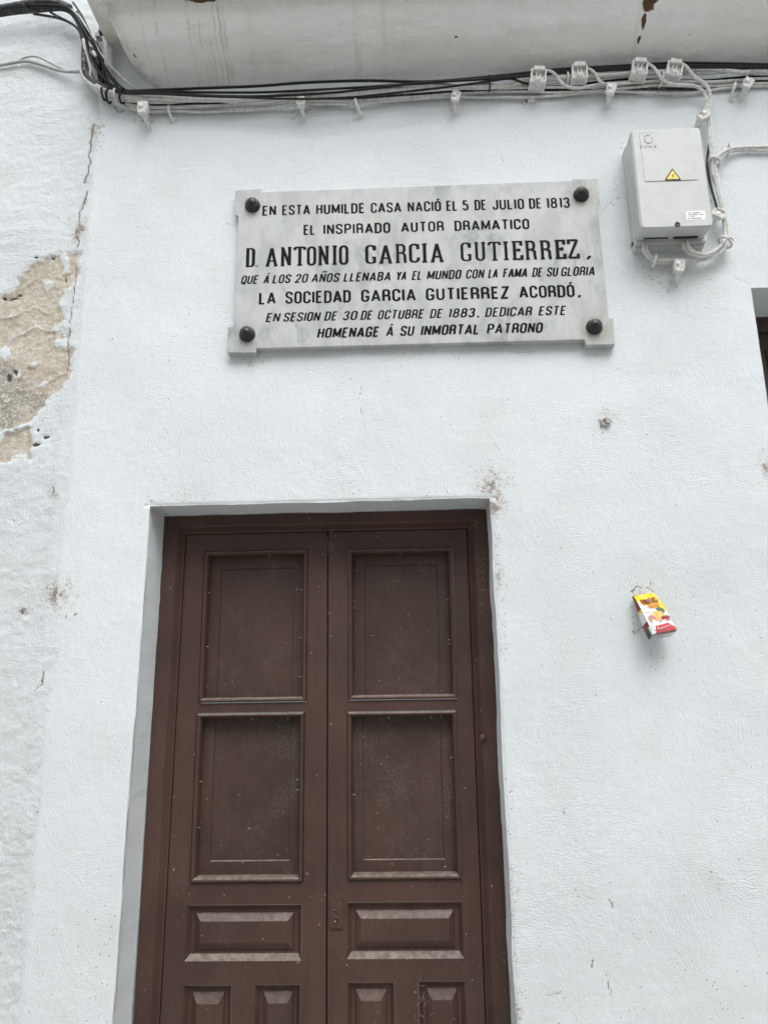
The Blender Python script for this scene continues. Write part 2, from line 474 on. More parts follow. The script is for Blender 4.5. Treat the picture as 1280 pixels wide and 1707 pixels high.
for k, c in dict(c_yellow=(0.80, 0.56, 0.004), c_white=(0.66, 0.66, 0.66), c_red=(0.48, 0.008, 0.02), c_darkred=(0.20, 0.012, 0.012), c_orange=(0.62, 0.13, 0.02),
                 c_pine=(0.72, 0.46, 0.10), c_green=(0.03, 0.11, 0.03), c_peach=(0.58, 0.17, 0.12), c_pink=(0.50, 0.16, 0.22), c_foil=(0.42, 0.42, 0.42),
                 c_lime=(0.40, 0.45, 0.10), c_black=(0.03, 0.035, 0.03), c_mauve=(0.42, 0.30, 0.42)).items():
    M[k] = simple(k.replace('c_', 'carton_'), c, 0.38)

# ------------------------------------------------------------------ the house
house = empty('white_house', (0, 0, 0), 'whitewashed old house front with a tall brown double door under a marble plaque', 'house')

DX0T, DX0B, DX1, DZ = -0.866, -0.886, 0.282, 2.255      # the door opening
WX0, WX1, WZ0, WZ1 = 1.239, 2.25, 1.75, 3.005            # the window opening at the right
def px_poly(pts, Y=0.0):
    return [(p.x, p.z) for p in (at(a, b, Y) for a, b in pts)]

def lines(lo, hi, fine0, fine1, fine, coarse, snap):
    a = list(np.arange(lo, fine0, coarse)) + list(np.arange(fine0, fine1, fine)) + list(np.arange(fine1, hi + 1e-6, coarse))
    a = np.array(a)
    for s in snap: a[np.argmin(np.abs(a - s))] = s
    return a

STAINS = [  # px, py, rx, ry, strength: grime and rubbed spots seen on the main wall
    (818, 806, 26, 22, 1.15), (828, 838, 14, 28, 1.0), (831, 900, 8, 40, .7), (836, 960, 10, 32, .95), (840, 1060, 6, 60, .35), (262, 852, 14, 16, .7), (300, 826, 60, 16, .35),
    (97, 990, 24, 28, .95), (97, 991, 7, 8, 1.6), (107, 1032, 2.5, 2.5, 1.6), (129, 1019, 2.5, 2.5, 1.7), (36, 1020, 10, 12, .9), (130, 385, 18, 26, 1.2), (147, 300, 8, 14, 1.0), (140, 335, 7, 14, .9),
    (160, 215, 14, 40, .75), (90, 820, 12, 14, 1.0), (1012, 704, 26, 24, .6), (1124, 470, 24, 12, .7), (1122, 462, 60, 26, .5), (1276, 778, 14, 20, 1.0),
    (240, 203, 26, 10, .9), (245, 190, 40, 16, .4), (500, 188, 30, 8, .55), (590, 188, 20, 7, .6), (757, 178, 16, 8, .4), (1015, 165, 18, 8, .5), (880, 172, 18, 6, .8),
    (420, 600, 12, 22, .6), (440, 598, 40, 8, .45), (700, 592, 60, 10, .4), (850, 582, 90, 6, .35), (1033, 300, 14, 60, .3), (1040, 270, 8, 40, .6),
    (858, 1690, 6, 14, 1.0), (852, 1500, 10, 120, .4), (848, 1350, 8, 80, .4), (1062, 1030, 6, 24, .9), (1060, 1056, 4, 7, 1.3), (1075, 990, 16, 16, .5), (1095, 1095, 40, 25, .18), (1198, 1470, 14, 26, .4), (1191, 1456, 4, 5, .8),
    (65, 1356, 2.4, 2.4, 2), (62, 1484, 2.4, 1.8, 2), (82, 1376, 2, 3, 1), (920, 1655, 16, 5, .6), (1063, 1568, 12, 3, .6), (150, 1600, 60, 80, .22), (1150, 1640, 140, 70, .16), (1000, 1690, 160, 40, .18),
    (300, 560, 60, 120, .15), (1213, 405, 6, 30, .6), (1190, 300, 6, 60, .5), (395, 350, 6, 40, .3), (1100, 440, 60, 20, .35), (1175, 203, 18, 8, .6), (1225, 162, 10, 6, .8), (1240, 158, 10, 5, .7)]
CRACKS = [([(157, 205), (153, 235), (150, 258), (151, 272), (146, 290), (141, 305)], .0035, 1.0), ([(146, 318), (141, 338), (134, 352), (132, 372), (127, 392), (133, 402), (126, 420)], .003, .85),
          ([(127, 440), (126, 475), (122, 500), (117, 540), (114, 590), (111, 625)], .003, .8), ([(603, 640), (599, 668), (607, 712), (603, 760)], .0022, .62), ([(600, 770), (612, 800), (607, 828)], .002, .5),
          ([(1002, 352), (1020, 335), (1041, 325)], .0022, .6), ([(1012, 430), (1040, 440), (1062, 440)], .002, .55), ([(1068, 1004), (1056, 992), (1053, 986), (1060, 978), (1067, 980)], .0026, .8),
          ([(1078, 980), (1087, 984), (1091, 992)], .0026, .7), ([(1082, 978), (1083, 969)], .0026, .7), ([(1230, 255), (1240, 247), (1262, 240)], .002, .5), ([(1205, 310), (1222, 294), (1232, 287)], .002, .5),
          ([(470, 196), (500, 188), (540, 194), (575, 190)], .0022, .55), ([(640, 180), (690, 173), (740, 178), (790, 172)], .0022, .55), ([(190, 176), (200, 186), (206, 184), (212, 176)], .003, .8),
          ([(1110, 345), (1130, 380), (1150, 420)], .002, .0), ([(160, 1005), (190, 990)], .002, .0), ([(1191, 1460), (1196, 1475), (1193, 1490)], .002, .5), ([(1017, 1500), (1019, 1512)], .003, .9),
          ([(986, 1600), (986, 1612)], .003, .8), ([(1010, 1625), (1018, 1665)], .002, .6), ([(905, 1660), (938, 1655)], .002, .6), ([(85, 1545), (90, 1562)], .002, .6), ([(941, 1345), (939, 1360)], .0026, .7),
          ([(75, 1118), (70, 1140), (62, 1150)], .003, .8), ([(90, 812), (88, 828)], .003, .9), ([(1225, 462), (1250, 475)], .002, .7), ([(1238, 452), (1252, 468)], .002, .5)]

def wall_attrs(X, Z, Yp=0.0, conv=None):
    conv = conv or (lambda a, b: (lambda p: (p.x, p.z))(at(a, b)))
    st = np.zeros(X.shape)
    wx = fbm(X, Z, 22, 65, 3)*.05; wz = fbm(X, Z, 22, 67, 3)*.05
    for px, py, rx, ry, s in STAINS:
        cx, cz = conv(px, py)
        k = 0.00205
        st = np.maximum(st, s*np.exp(-(((X + wx - cx)/(rx*k))**2 + ((Z + wz - cz)/(ry*k*1.1))**2)))
    st = st*(0.45 + 1.1*np.clip(0.5 + 2.2*fbm(X, Z, 55, 63, 3), 0, 1))
    cr = np.zeros(X.shape)
    jx = fbm(X, Z, 45, 71, 3)*0.012; jz = fbm(X, Z, 45, 77, 3)*0.012
    for pts, wd, s in CRACKS:
        d = seg_dist(X + jx, Z + jz, [conv(a, b) for a, b in pts])
        cr = np.maximum(cr, s*np.exp(-(d/wd)**2))
    return st, cr

def grid_mesh(name, co, faces, mat, attrs, parent=None, smooth=True):
    me = bpy.data.meshes.new(name)
    nv, nf = len(co), len(faces)
    me.vertices.add(nv); me.vertices.foreach_set('co', np.ascontiguousarray(co, dtype=np.float32).ravel())
    me.loops.add(nf*4); me.loops.foreach_set('vertex_index', np.ascontiguousarray(faces, dtype=np.int32).ravel())
    me.polygons.add(nf)
    me.polygons.foreach_set('loop_start', np.arange(0, nf*4, 4, dtype=np.int32))
    me.polygons.foreach_set('use_smooth', np.full(nf, smooth))
    me.update(calc_edges=True)
    me.validate()
    me.materials.append(mat)
    for k, v in attrs.items():
        a = me.attributes.new(k, 'FLOAT', 'POINT')
        a.data.foreach_set('value', np.ascontiguousarray(v, dtype=np.float32))
    o = bpy.data.objects.new(name, me)
    COL.objects.link(o)
    if parent: o.parent = parent
    return o

def build_wall():
    xs = lines(CORNER, 3.6, CORNER, 1.48, 0.004, 0.04, [DX0T, DX1, WX0, WX1])
    xs[0] = CORNER
    zs = lines(0.0, 7.0, 0.62, 4.02, 0.004, 0.06, [DZ, WZ0, WZ1])
    nx, nz = len(xs), len(zs)
    X, Z = np.meshgrid(xs, zs)                     # rows: z
    ix0 = int(np.argmin(np.abs(xs - DX0T))); ix1 = int(np.argmin(np.abs(xs - DX1))); iz1 = int(np.argmin(np.abs(zs - DZ)))
    wx0 = int(np.argmin(np.abs(xs - WX0))); wx1 = int(np.argmin(np.abs(xs - WX1)))
    wz0 = int(np.argmin(np.abs(zs - WZ0))); wz1 = int(np.argmin(np.abs(zs - WZ1)))
    # the left jamb leans: shear the columns near it
    lean = (DX0B - DX0T)*np.clip((DZ - Z)/1.6, 0, 1.4)
    X = X + lean*np.clip(1 - np.abs(X - DX0T)/0.25, 0, 1)
    st, cr = wall_attrs(X, Z)
    wobx = fbm(X, Z, 7, 5, 4)*0.010; wobz = fbm(X, Z, 7, 9, 4)*0.009
    near = np.clip(1 - np.minimum(np.minimum(np.abs(X - DX0T), np.abs(X - DX1)), np.abs(X - WX0))/0.06, 0, 1)
    nearz = np.clip(1 - np.abs(Z - DZ)/0.06, 0, 1)
    X = X + wobx*near*np.clip((DZ + .1 - Z)/.05, 0, 1); Z = Z + wobz*nearz
    rough = 0.6 + 0.8*np.clip(fbm(X, Z, 2.2, 31, 3) + .4, 0, 1)
    d = fbm(X, Z, 1.6, 1, 4)*0.016 + fbm(X, Z, 9, 2, 4)*0.0036*rough + fbm(X, Z, 60, 3, 3)*0.0015*rough
    d += -cr*0.0018 - np.clip(st - .55, 0, .6)*fbm(X, Z, 110, 8, 2)*0.004
    # rounded, hand-finished arris
    e = np.full(X.shape, 9.0)
    inz = Z < DZ + .02
    e = np.where(inz, np.minimum(np.abs(X - (DX0T + lean)), np.abs(X - DX1)), e)
    inx = (X > DX0T - .02) & (X < DX1 + .02)
    e = np.where(inx, np.minimum(e, np.abs(Z - DZ)), e)
    d -= 0.005*np.clip(1 - e/0.012, 0, 1)**2
    d -= (0.009 + 0.010*fbm(X*0, Z, 9, 21, 4))*np.clip(1 - (X - CORNER)/(0.030 + .04*fbm(X*0, Z, 5, 23, 3)), 0, 1)**1.5
    Y = -d
    co = np.stack([X, Y, Z], -1).reshape(-1, 3)
    idx = np.arange(nx*nz).reshape(nz, nx)
    keep = np.ones((nz - 1, nx - 1), bool)
    keep[:iz1, ix0:ix1] = False
    keep[wz0:wz1, wx0:wx1] = False
    q = np.stack([idx[:-1, :-1], idx[:-1, 1:], idx[1:, 1:], idx[1:, :-1]], -1)[keep]
    faces = [q]
    extra = []; nb = len(co)
    ring = lambda: None
    def reveal(loop, depth, inset, closed=False):
        nonlocal nb
        prev = loop
        pts = co[loop]
        ys = [0.006, 0.014, 0.03, 0.06, 0.10, 0.14, depth]
        for k, y in enumerate(ys):
            p = pts.copy()
            p[:, 1] = y + p[:, 1]*max(0, 1 - y/0.03)
            j = fbm(p[:, 0]*1 + y*3, p[:, 2] + y*7, 14, 40, 3)*0.006
            p[:, 0] += inset[:, 0]*(y/depth) + inset[:, 2]*(0.0015*min(k, 3)) + inset[:, 2]*j
            p[:, 2] += inset[:, 1]*(0.0015*min(k, 3)) + inset[:, 1]*j
            new = np.arange(nb, nb + len(p)); nb += len(p)
            extra.append(p)
            faces.append(np.stack([prev[:-1], prev[1:], new[1:], new[:-1]], -1))
            prev = new
    loop = np.concatenate([idx[:iz1, ix0], idx[iz1, ix0:ix1 + 1], idx[:iz1, ix1][::-1]])
    n0 = iz1; n1 = ix1 - ix0 + 1
    ins = np.zeros((len(loop), 3))
    ins[:n0, 2] = -1; ins[n0:n0 + n1, 1] = 1; ins[n0 + n1:, 2] = 1
    ins[:n0, 0] = 0.004
    reveal(loop, 0.26, ins)
    loop = np.concatenate([idx[wz0:wz1, wx0], idx[wz1, wx0:wx1 + 1], idx[wz0:wz1, wx1][::-1], idx[wz0, wx0:wx1 + 1][::-1]])
    reveal(loop, 0.30, np.zeros((len(loop), 3)))
    allco = np.concatenate([co] + extra)
    pad = len(allco) - len(co)
    A = lambda v: np.concatenate([v.ravel(), np.zeros(pad)])
    st2 = A(st)
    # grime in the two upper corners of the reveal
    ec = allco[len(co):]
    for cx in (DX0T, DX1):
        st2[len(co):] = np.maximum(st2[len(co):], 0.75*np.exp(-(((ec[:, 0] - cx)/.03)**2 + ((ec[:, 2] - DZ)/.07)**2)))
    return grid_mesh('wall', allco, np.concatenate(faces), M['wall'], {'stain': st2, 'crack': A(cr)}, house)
build_wall()

# cornice: an ovolo moulding under a slab, returned at its left end
def build_cornice():
    prof = [(-0.02, -0.012), (0, 0), (.03, .012), (.06, .0265), (.09, .040), (.12, .055), (.15, .0735), (.175, .096), (.195, .121), (.207, .146), (.215, .186), (.22, .20)]
    pr = []
    for (a, b), (c, d) in zip(prof[:-1], prof[1:]):
        for k in range(4):
            pr.append((a + (c - a)*k/4, b + (d - b)*k/4))
    pr.append(prof[-1])
    pr = np.array(pr)
    for _ in range(3): pr[1:-1] = (pr[:-2] + 2*pr[1:-1] + pr[2:])/4
    xl = lambda o: -0.936 - 0.6*o
    nc = 620
    T = np.linspace(0, 1, nc)
    O = pr[:, 0][:, None]; H = pr[:, 1][:, None]
    X = xl(O) + (3.6 - xl(O))*T[None, :]**1.15
    n = fbm(X, H + O, 2.2, 51, 4)*0.024 + fbm(X, (H + O)*2, 11, 52, 4)*0.012 + fbm(X, (H + O), 40, 53, 3)*0.003
    fade = np.clip(O/0.03, 0.15, 1)
    Y = -O - n*fade*0.6
    Zc = 3.944 + H - n*fade*0.8 + 0*X
    co = np.stack([X, Y + 0*X, Zc], -1).reshape(-1, 3)
    m = len(pr)
    idx = np.arange(m*nc).reshape(m, nc)
    F = [np.stack([idx[:-1, :-1], idx[1:, :-1], idx[1:, 1:], idx[:-1, 1:]], -1).reshape(-1, 4)]
    streak = np.zeros(X.shape); rust = np.zeros(X.shape)
    for px, w, s in ((247, 3, .35), (270, 3.5, .6), (322, 3, .6), (330, 9, .25), (339, 3, .75), (346, 3, .45), (354, 3, .5), (364, 3, .5), (373, 4, .8), (380, 3, .65), (592, 3, .5), (640, 8, .2), (598, 9, .2), (420, 14, .15), (940, 20, .12), (1062, 6, .25)):
        cx = at(px, 70, -.12).x
        streak = np.maximum(streak, .75*s*(.5 + 1.1*vnoise(X*60, (O + H)*14, int(px)))*np.exp(-((X + 0.012*fbm(X*0, H*1 + X*0, 30, 60, 2) - cx)/(w*.0011))**2))
    for px, py, rx, rz, s in ((338, 0, 34, 5, 1.0), (1080, 8, 13, 14, 1.0), (1072, 34, 5, 16, .95), (1064, 64, 3.5, 10, .9), (1092, 0, 8, 6, .9), (760, 60, 5, 3, .8), (540, 0, 12, 3, .6)):
        for o_ in (0.19,):
            pass
        best = min(((abs((at(px, py, -o).z - (3.944 + h))), o, h) for o, h in pr.tolist()))
        c = at(px, py, -best[1])
        s_arc = best[1] + best[2]
        rust = np.maximum(rust, s*np.exp(-(((X - c.x)/(rx*.0021))**2 + ((O + H - s_arc)/(rz*.0030))**2)))
    edge = X - xl(O)
    rust = np.maximum(rust, 0.40*np.exp(-((edge - .010)/.006)**2)*(0.7 + 0.6*vnoise(O*60 + 0*X, X*0 + 1.5, 3)))
    streak = np.maximum(streak, 0.5*np.exp(-(edge/.03)**2))
    # the return back to the wall
    rt = np.linspace(0, 1, 12)
    RX = xl(O) + 0*rt[None, :]
    RY = -O*(1 - rt[None, :]) + 0.03*rt[None, :]
    RZ = 3.944 + H + 0*rt[None, :]
    b = len(co)
    co2 = np.stack([RX, RY, RZ], -1).reshape(-1, 3)
    id2 = np.arange(b, b + len(co2)).reshape(m, 12)
    F.append(np.stack([id2[:-1, :-1], id2[:-1, 1:], id2[1:, 1:], id2[1:, :-1]], -1).reshape(-1, 4))
    allco = np.concatenate([co, co2])
    z = np.zeros(len(co2))
    st = np.concatenate([streak.ravel(), z + .35]); ru = np.concatenate([rust.ravel(), z + .12])
    # slab above, with its own return
    b = len(allco)
    sx0, sx1, sy0, sy1, sz0, sz1 = -1.135, 3.6, -0.30, 0.05, 4.128, 4.30
    V = np.array([(x, y, zz) for x in (sx0, sx1) for y in (sy0, sy1) for zz in (sz0, sz1)])
    fb = np.array([(0, 1, 3, 2), (4, 6, 7, 5), (0, 4, 5, 1), (2, 3, 7, 6), (0, 2, 6, 4), (1, 5, 7, 3)]) + b
    allco = np.concatenate([allco, V]); F.append(fb)
    st = np.concatenate([st, np.full(8, .4)]); ru = np.concatenate([ru, np.zeros(8)])
    o = grid_mesh('cornice', allco, np.concatenate(F), M['cornice'], {'streak': st, 'rust': ru}, house)
    o['label'] = 'grey weathered cornice with rust stains and run-off streaks'
    return o
corn = build_cornice()
for p in corn.data.polygons[-6:]: p.use_smooth = False

# ---- the door
FY, LY, PY = 0.166, 0.200, 0.234                         # faces of frame, leaf and panel
def door_frame():
    m = MB()
    xo0, xo1, zo = -0.905, 0.305, 2.285
    ti = [(0.034, FY + .004), (0.040, FY), (0.082, FY), (0.086, FY + .004), (0.102, FY + 0.030), (0.106, FY + .034), (0.106, 0.257), (0.135, 0.257)]
    tt = [(0.024, FY + .004), (0.030, FY), (0.066, FY), (0.070, FY + .004), (0.083, FY + 0.030), (0.088, FY + .034), (0.088, 0.257), (0.115, 0.257)]
    vs = []; fs = []
    for (a, y), (t, _) in zip(ti, tt):
        lean = 0.014
        vs += [(xo0 + a - lean, y, 0.0), (xo0 + a, y, zo - t), (xo1 - a + .018, y, zo - t), (xo1 - a + .018 - .006, y, 0.0)]
    n = len(ti)
    for i in range(n - 1):
        for k in range(3):
            fs.append((i*4 + k, i*4 + k + 1, (i + 1)*4 + k + 1, (i + 1)*4 + k))
    m.add(vs, fs)
    fr = m.build('door_frame', M['wood_v'], house, fixn=False)
    fr['label'] = 'brown wooden door frame with a bevelled inner edge'
    k = MB()
    k.lathe([(0.013, 0), (0.013, .004), (0.011, .007), (.006, .008), (.005, .011), (.0, .0115)], (0.238, FY, 1.477), 16)
    k.build('screw_cap', M['lock'], fr)
    return fr
door_frame()

def rail_mesh(xs0, xs1, z0, z1, holes):
    """a slab with rectangular holes, edges of the holes walled back"""
    xs = sorted({xs0, xs1} | {h[0] for h in holes} | {h[1] for h in holes})
    zs = sorted({z0, z1} | {h[2] for h in holes} | {h[3] for h in holes})
    m = MB()
    def inside(x, z): return any(h[0] < x < h[1] and h[2] < z < h[3] for h in holes)
    for i in range(len(xs) - 1):
        for j in range(len(zs) - 1):
            if inside((xs[i] + xs[i + 1])/2, (zs[j] + zs[j + 1])/2): continue
            m.add([(xs[i], LY, zs[j]), (xs[i + 1], LY, zs[j]), (xs[i + 1], LY, zs[j + 1]), (xs[i], LY, zs[j + 1])], [(0, 1, 2, 3)])
    for h in holes:
        x0, x1, a, b = h[:4]
        m.add([(x0, LY, a), (x1, LY, a), (x1, LY, b), (x0, LY, b), (x0, .25, a), (x1, .25, a), (x1, .25, b), (x0, .25, b)], [(0, 4, 5, 1), (1, 5, 6, 2), (2, 6, 7, 3), (3, 7, 4, 0)])
    return m

def door_leaf(x0, x1, cols, label, lock=False):
    U, L, S, B1, B2 = cols
    holes = [U, L, S, B1, B2]
    m = rail_mesh(x0, x1, 0.02, 2.1935, holes)
    # rounded meeting edges and the thickness of the leaf
    m.add([(x0, LY, .02), (x0, LY, 2.1935), (x0, .25, 2.1935), (x0, .25, .02)], [(0, 1, 2, 3)])
    m.add([(x1, LY, .02), (x1, LY, 2.1935), (x1, .25, 2.1935), (x1, .25, .02)], [(0, 1, 2, 3)])
    if not lock: m.box(x1 - .012, x1 + .02, .232, .25, .02, 2.193)        # rebate behind the meeting line
    leaf = m.build('door_leaf', M['wood_v'], house, label=label, fixn=False)
    bm = bmesh.new(); bm.from_mesh(leaf.data)
    bmesh.ops.remove_doubles(bm, verts=bm.verts, dist=1e-5)
    for v in bm.verts:                                       # the outer edge leans with the jamb
        if not lock and v.co.x < x0 + .001: v.co.x -= .014*(1 - v.co.z/2.2)
        if lock and v.co.x > x1 - .001: v.co.x -= .006*(1 - v.co.z/2.2)
    tops = [bm.verts.new(c) for c in ((x0, LY, 2.1935), (x1, LY, 2.1935), (x1, .25, 2.1935), (x0, .25, 2.1935))]
    bm.faces.new(tops); bmesh.ops.remove_doubles(bm, verts=bm.verts, dist=1e-5)
    bmesh.ops.recalc_face_normals(bm, faces=bm.faces[:])
    bm.to_mesh(leaf.data); bm.free()
    b = leaf.modifiers.new('bevel', 'BEVEL'); b.width = .0022; b.segments = 2; b.limit_method = 'ANGLE'; b.angle_limit = radians(40)
    for h, fld in ((U, 'up'), (L, 'low')):
        hx0, hx1, hz0, hz1 = h[:4]
        fx0, fx1, fz0, fz1 = h[4:]
        p = MB()
        # board with a sunk field
        a = (hx0 + .006, hx1 - .006, hz0 + .006, hz1 - .006)
        fz0c, fz1c = max(fz0, a[2] + .002), min(fz1, a[3] - .002)
        o = [(a[0], PY, a[2]), (a[1], PY, a[2]), (a[1], PY, a[3]), (a[0], PY, a[3])]
        i1 = [(fx0, PY, fz0c), (fx1, PY, fz0c), (fx1, PY, fz1c), (fx0, PY, fz1c)]
        D = 0.0055
        i2 = [(fx0 + .0012, PY + D, fz0c + .003), (fx1 - .0012, PY + D, fz0c + .003), (fx1 - .0012, PY + D, fz1c - .001), (fx0 + .0012, PY + D, fz1c - .001)]
        fs = []
        for k in range(4):
            k2 = (k + 1) % 4
            fs += [(k, k2, k2 + 4, k + 4), (k + 4, k2 + 4, k2 + 8, k + 8)]
        fs.append((8, 9, 10, 11))
        p.add(o + i1 + i2, fs)
        pn = p.build('panel', M['wood_p'], leaf, fixn=False)
        mo = MB()
        mo.sweep_rect(hx0, hx1, hz0, hz1, [(.0025, PY - .001), (.0025, LY - .004), (.004, LY - .008), (.008, LY - .010), (.012, LY - .009), (.0155, LY - .004), (.0175, LY + .004), (.0182, LY + .012), (.0182, PY + .004)], smooth=False)
        rr = random.Random(int((hx0 + hz0)*1000))
        for k in range(6):                                   # the pins that hold it
            side = rr.randrange(3)
            if side == 0: q = (rr.uniform(hx0 + .05, hx1 - .05), LY + .004, hz1 - .018); dv = (0, -.004, -.008)
            elif side == 1: q = (hx1 - .018, LY + .004, rr.uniform(hz0 + .08, hz1 - .08)); dv = (-.009, -.003, 0)
            else: q = (hx0 + .018, LY + .004, rr.uniform(hz0 + .08, hz1 - .08)); dv = (.009, -.003, 0)
            q = Vector(q); mo.tube([q, q + Vector(dv)], .0014, 5, mat=1)
        mo.build('moulding', [M['wood_v'], M['web']], leaf, fixn=False)
    for h in (S, B1, B2):
        hx0, hx1, hz0, hz1 = h[:4]
        p = MB()
        e, r0, r1z = .017, (.027 if h is S else .024), (.050 if h is S else .054)
        r1 = .046 if h is S else .043
        rings = []
        def ring(ax, az, y): rings.append([(hx0 + ax, y, hz0 + az), (hx1 - ax, y, hz0 + az), (hx1 - ax, y, hz1 - az), (hx0 + ax, y, hz1 - az)])
        ring(.0004, .0004, LY + .0005); ring(e*.8, e, LY + .020); ring(r0, r0, LY + .021); ring(r0 + .002, r0 + .002, LY + .016); ring(r1, r1z, LY + .005)
        vs = [v for r in rings for v in r]; fs = []
        for i in range(len(rings) - 1):
            for k in range(4):
                k2 = (k + 1) % 4
                fs.append((i*4 + k, i*4 + k2, (i + 1)*4 + k2, (i + 1)*4 + k))
        n = len(rings) - 1
        fs.append((n*4, n*4 + 1, n*4 + 2, n*4 + 3))
        p.add(vs, fs)
        p.build('raised_panel', M['wood_v'], leaf, fixn=False)
    if lock:
        k = MB()
        cx, cz = -0.2515, 0.936
        def rrect(hw, hh, r, n=5):
            pts = []
            for sx, sz, a0 in ((1, -1, -90), (1, 1, 0), (-1, 1, 90), (-1, -1, 180)):
                for j in range(n + 1):
                    a = radians(a0 + 90*j/n)
                    pts.append((cx + sx*(hw - r) + r*cos(a), cz + sz*(hh - r) + r*sin(a)))
            return pts
        o = rrect(.0235, .0415, .008); i = rrect(.0195, .0375, .006); N = len(o)
        vs = [(x, LY, z) for x, z in o] + [(x, LY - .004, z) for x, z in o] + [(x, LY - .0045, z) for x, z in i] + [(x, LY - .008, z) for x, z in rrect(.0185, .0365, .006)]
        fs = [(r*N + q, r*N + (q + 1) % N, (r + 1)*N + (q + 1) % N, (r + 1)*N + q) for r in range(3) for q in range(N)]
        fs.append(tuple(3*N + q for q in range(N)))
        k.add(vs, fs)
        kx, kz = cx - .003, 0.922
        k.lathe([(.0125, 0), (.0125, .003), (.011, .0045), (.0095, .0045), (.0085, .002), (.0, .002)], (kx, LY - .008, kz), 20)
        k.tube([(kx - .007, LY - .0095, 0.950 - .003), (kx - .003, LY - .0105, 0.952), (kx + .003, LY - .0105, 0.952), (kx + .007, LY - .0095, .950 - .003)], .0018, 6)
        for dx in (-.013, .013):
            k.lathe([(.0035, 0), (.003, .0018), (0, .0022)], (cx + dx, LY - .008, .904), 10)
        lk = k.build('lock_plate', M['lock'], leaf, fixn=True)
        # (keyhole is a dark slot in the cylinder: second and third material of the same plate)
        me = lk.data
        s = MB()
        s.v = [v.co[:] for v in me.vertices]; s.f = [tuple(p.vertices) for p in me.polygons]; s.m = [0]*len(s.f); s.sm = [False]*len(s.f)
        s.box(kx - .0016, kx + .0016, LY - .0112, LY - .0095, kz - .006, kz + .007, 1)
        s.lathe([(.0022, 0), (.0018, .0014), (0, .0018)], (kx - .002, LY - .0112, kz - .003), 8, mat=2)
        COL.objects.unlink(lk); bpy.data.objects.remove(lk)
        lk = s.build('lock_plate', [M['lock'], M['dark'], M['bare']], leaf, label='painted brown rounded lock plate with a keyhole')
    return leaf
door_leaf(-0.7955, -0.2855, [(-.728, -.354, 1.601, 2.132, -.673, -.408, 1.58, 2.072), (-.731, -.360, 1.032, 1.569, -.676, -.411, 1.091, 1.60),
          (-.738, -.364, .803, .967, 0), (-.737, -.584, .16, .734, 0), (-.510, -.366, .16, .735, 0)], 'left leaf of the double door without a lock')
door_leaf(-0.2805, 0.2135, [(-.212, .1615, 1.603, 2.129, -.155, .106, 1.58, 2.075), (-.217, .156, 1.037, 1.567, -.166, .101, 1.091, 1.60),
          (-.219, .152, .807, .972, 0), (-.218, -.070, .16, .741, 0), (.005, .152, .16, .743, 0)], 'right leaf of the double door with the lock plate', lock=True)

# ---- the window at the right edge: dark wooden frame and shutter deep in its reveal
def window():
    m = MB()
    y = 0.225
    m.box(WX0 - .02, WX0 + .075, y, y + .05, WZ0, WZ1 + .02)
    m.box(WX1 - .075, WX1 + .02, y, y + .05, WZ0, WZ1 + .02)
    m.box(WX0 + .075, WX1 - .075, y, y + .05, WZ1 - .06, WZ1 + .02)
    m.box(WX0 + .075, WX1 - .075, y, y + .05, WZ0 - .02, WZ0 + .06)
    w = m.build('window', M['wood_dark'], house, bevel=.004, label='deep window opening closed by dark brown shutters')
    mid = (WX0 + WX1)/2
    for a, b in ((WX0 + .077, mid - .002), (mid + .002, WX1 - .077)):
        s = MB()
        s.box(a, b, y + .018, y + .048, WZ0 + .062, WZ1 - .062)
        s.sweep_rect(a + .06, b - .06, WZ0 + .12, WZ1 - .13, [(0, y + .018), (.002, y + .010), (.016, y + .010), (.02, y + .0179)])
        s.build('shutter', M['wood_dark'], w, bevel=.002)
window()

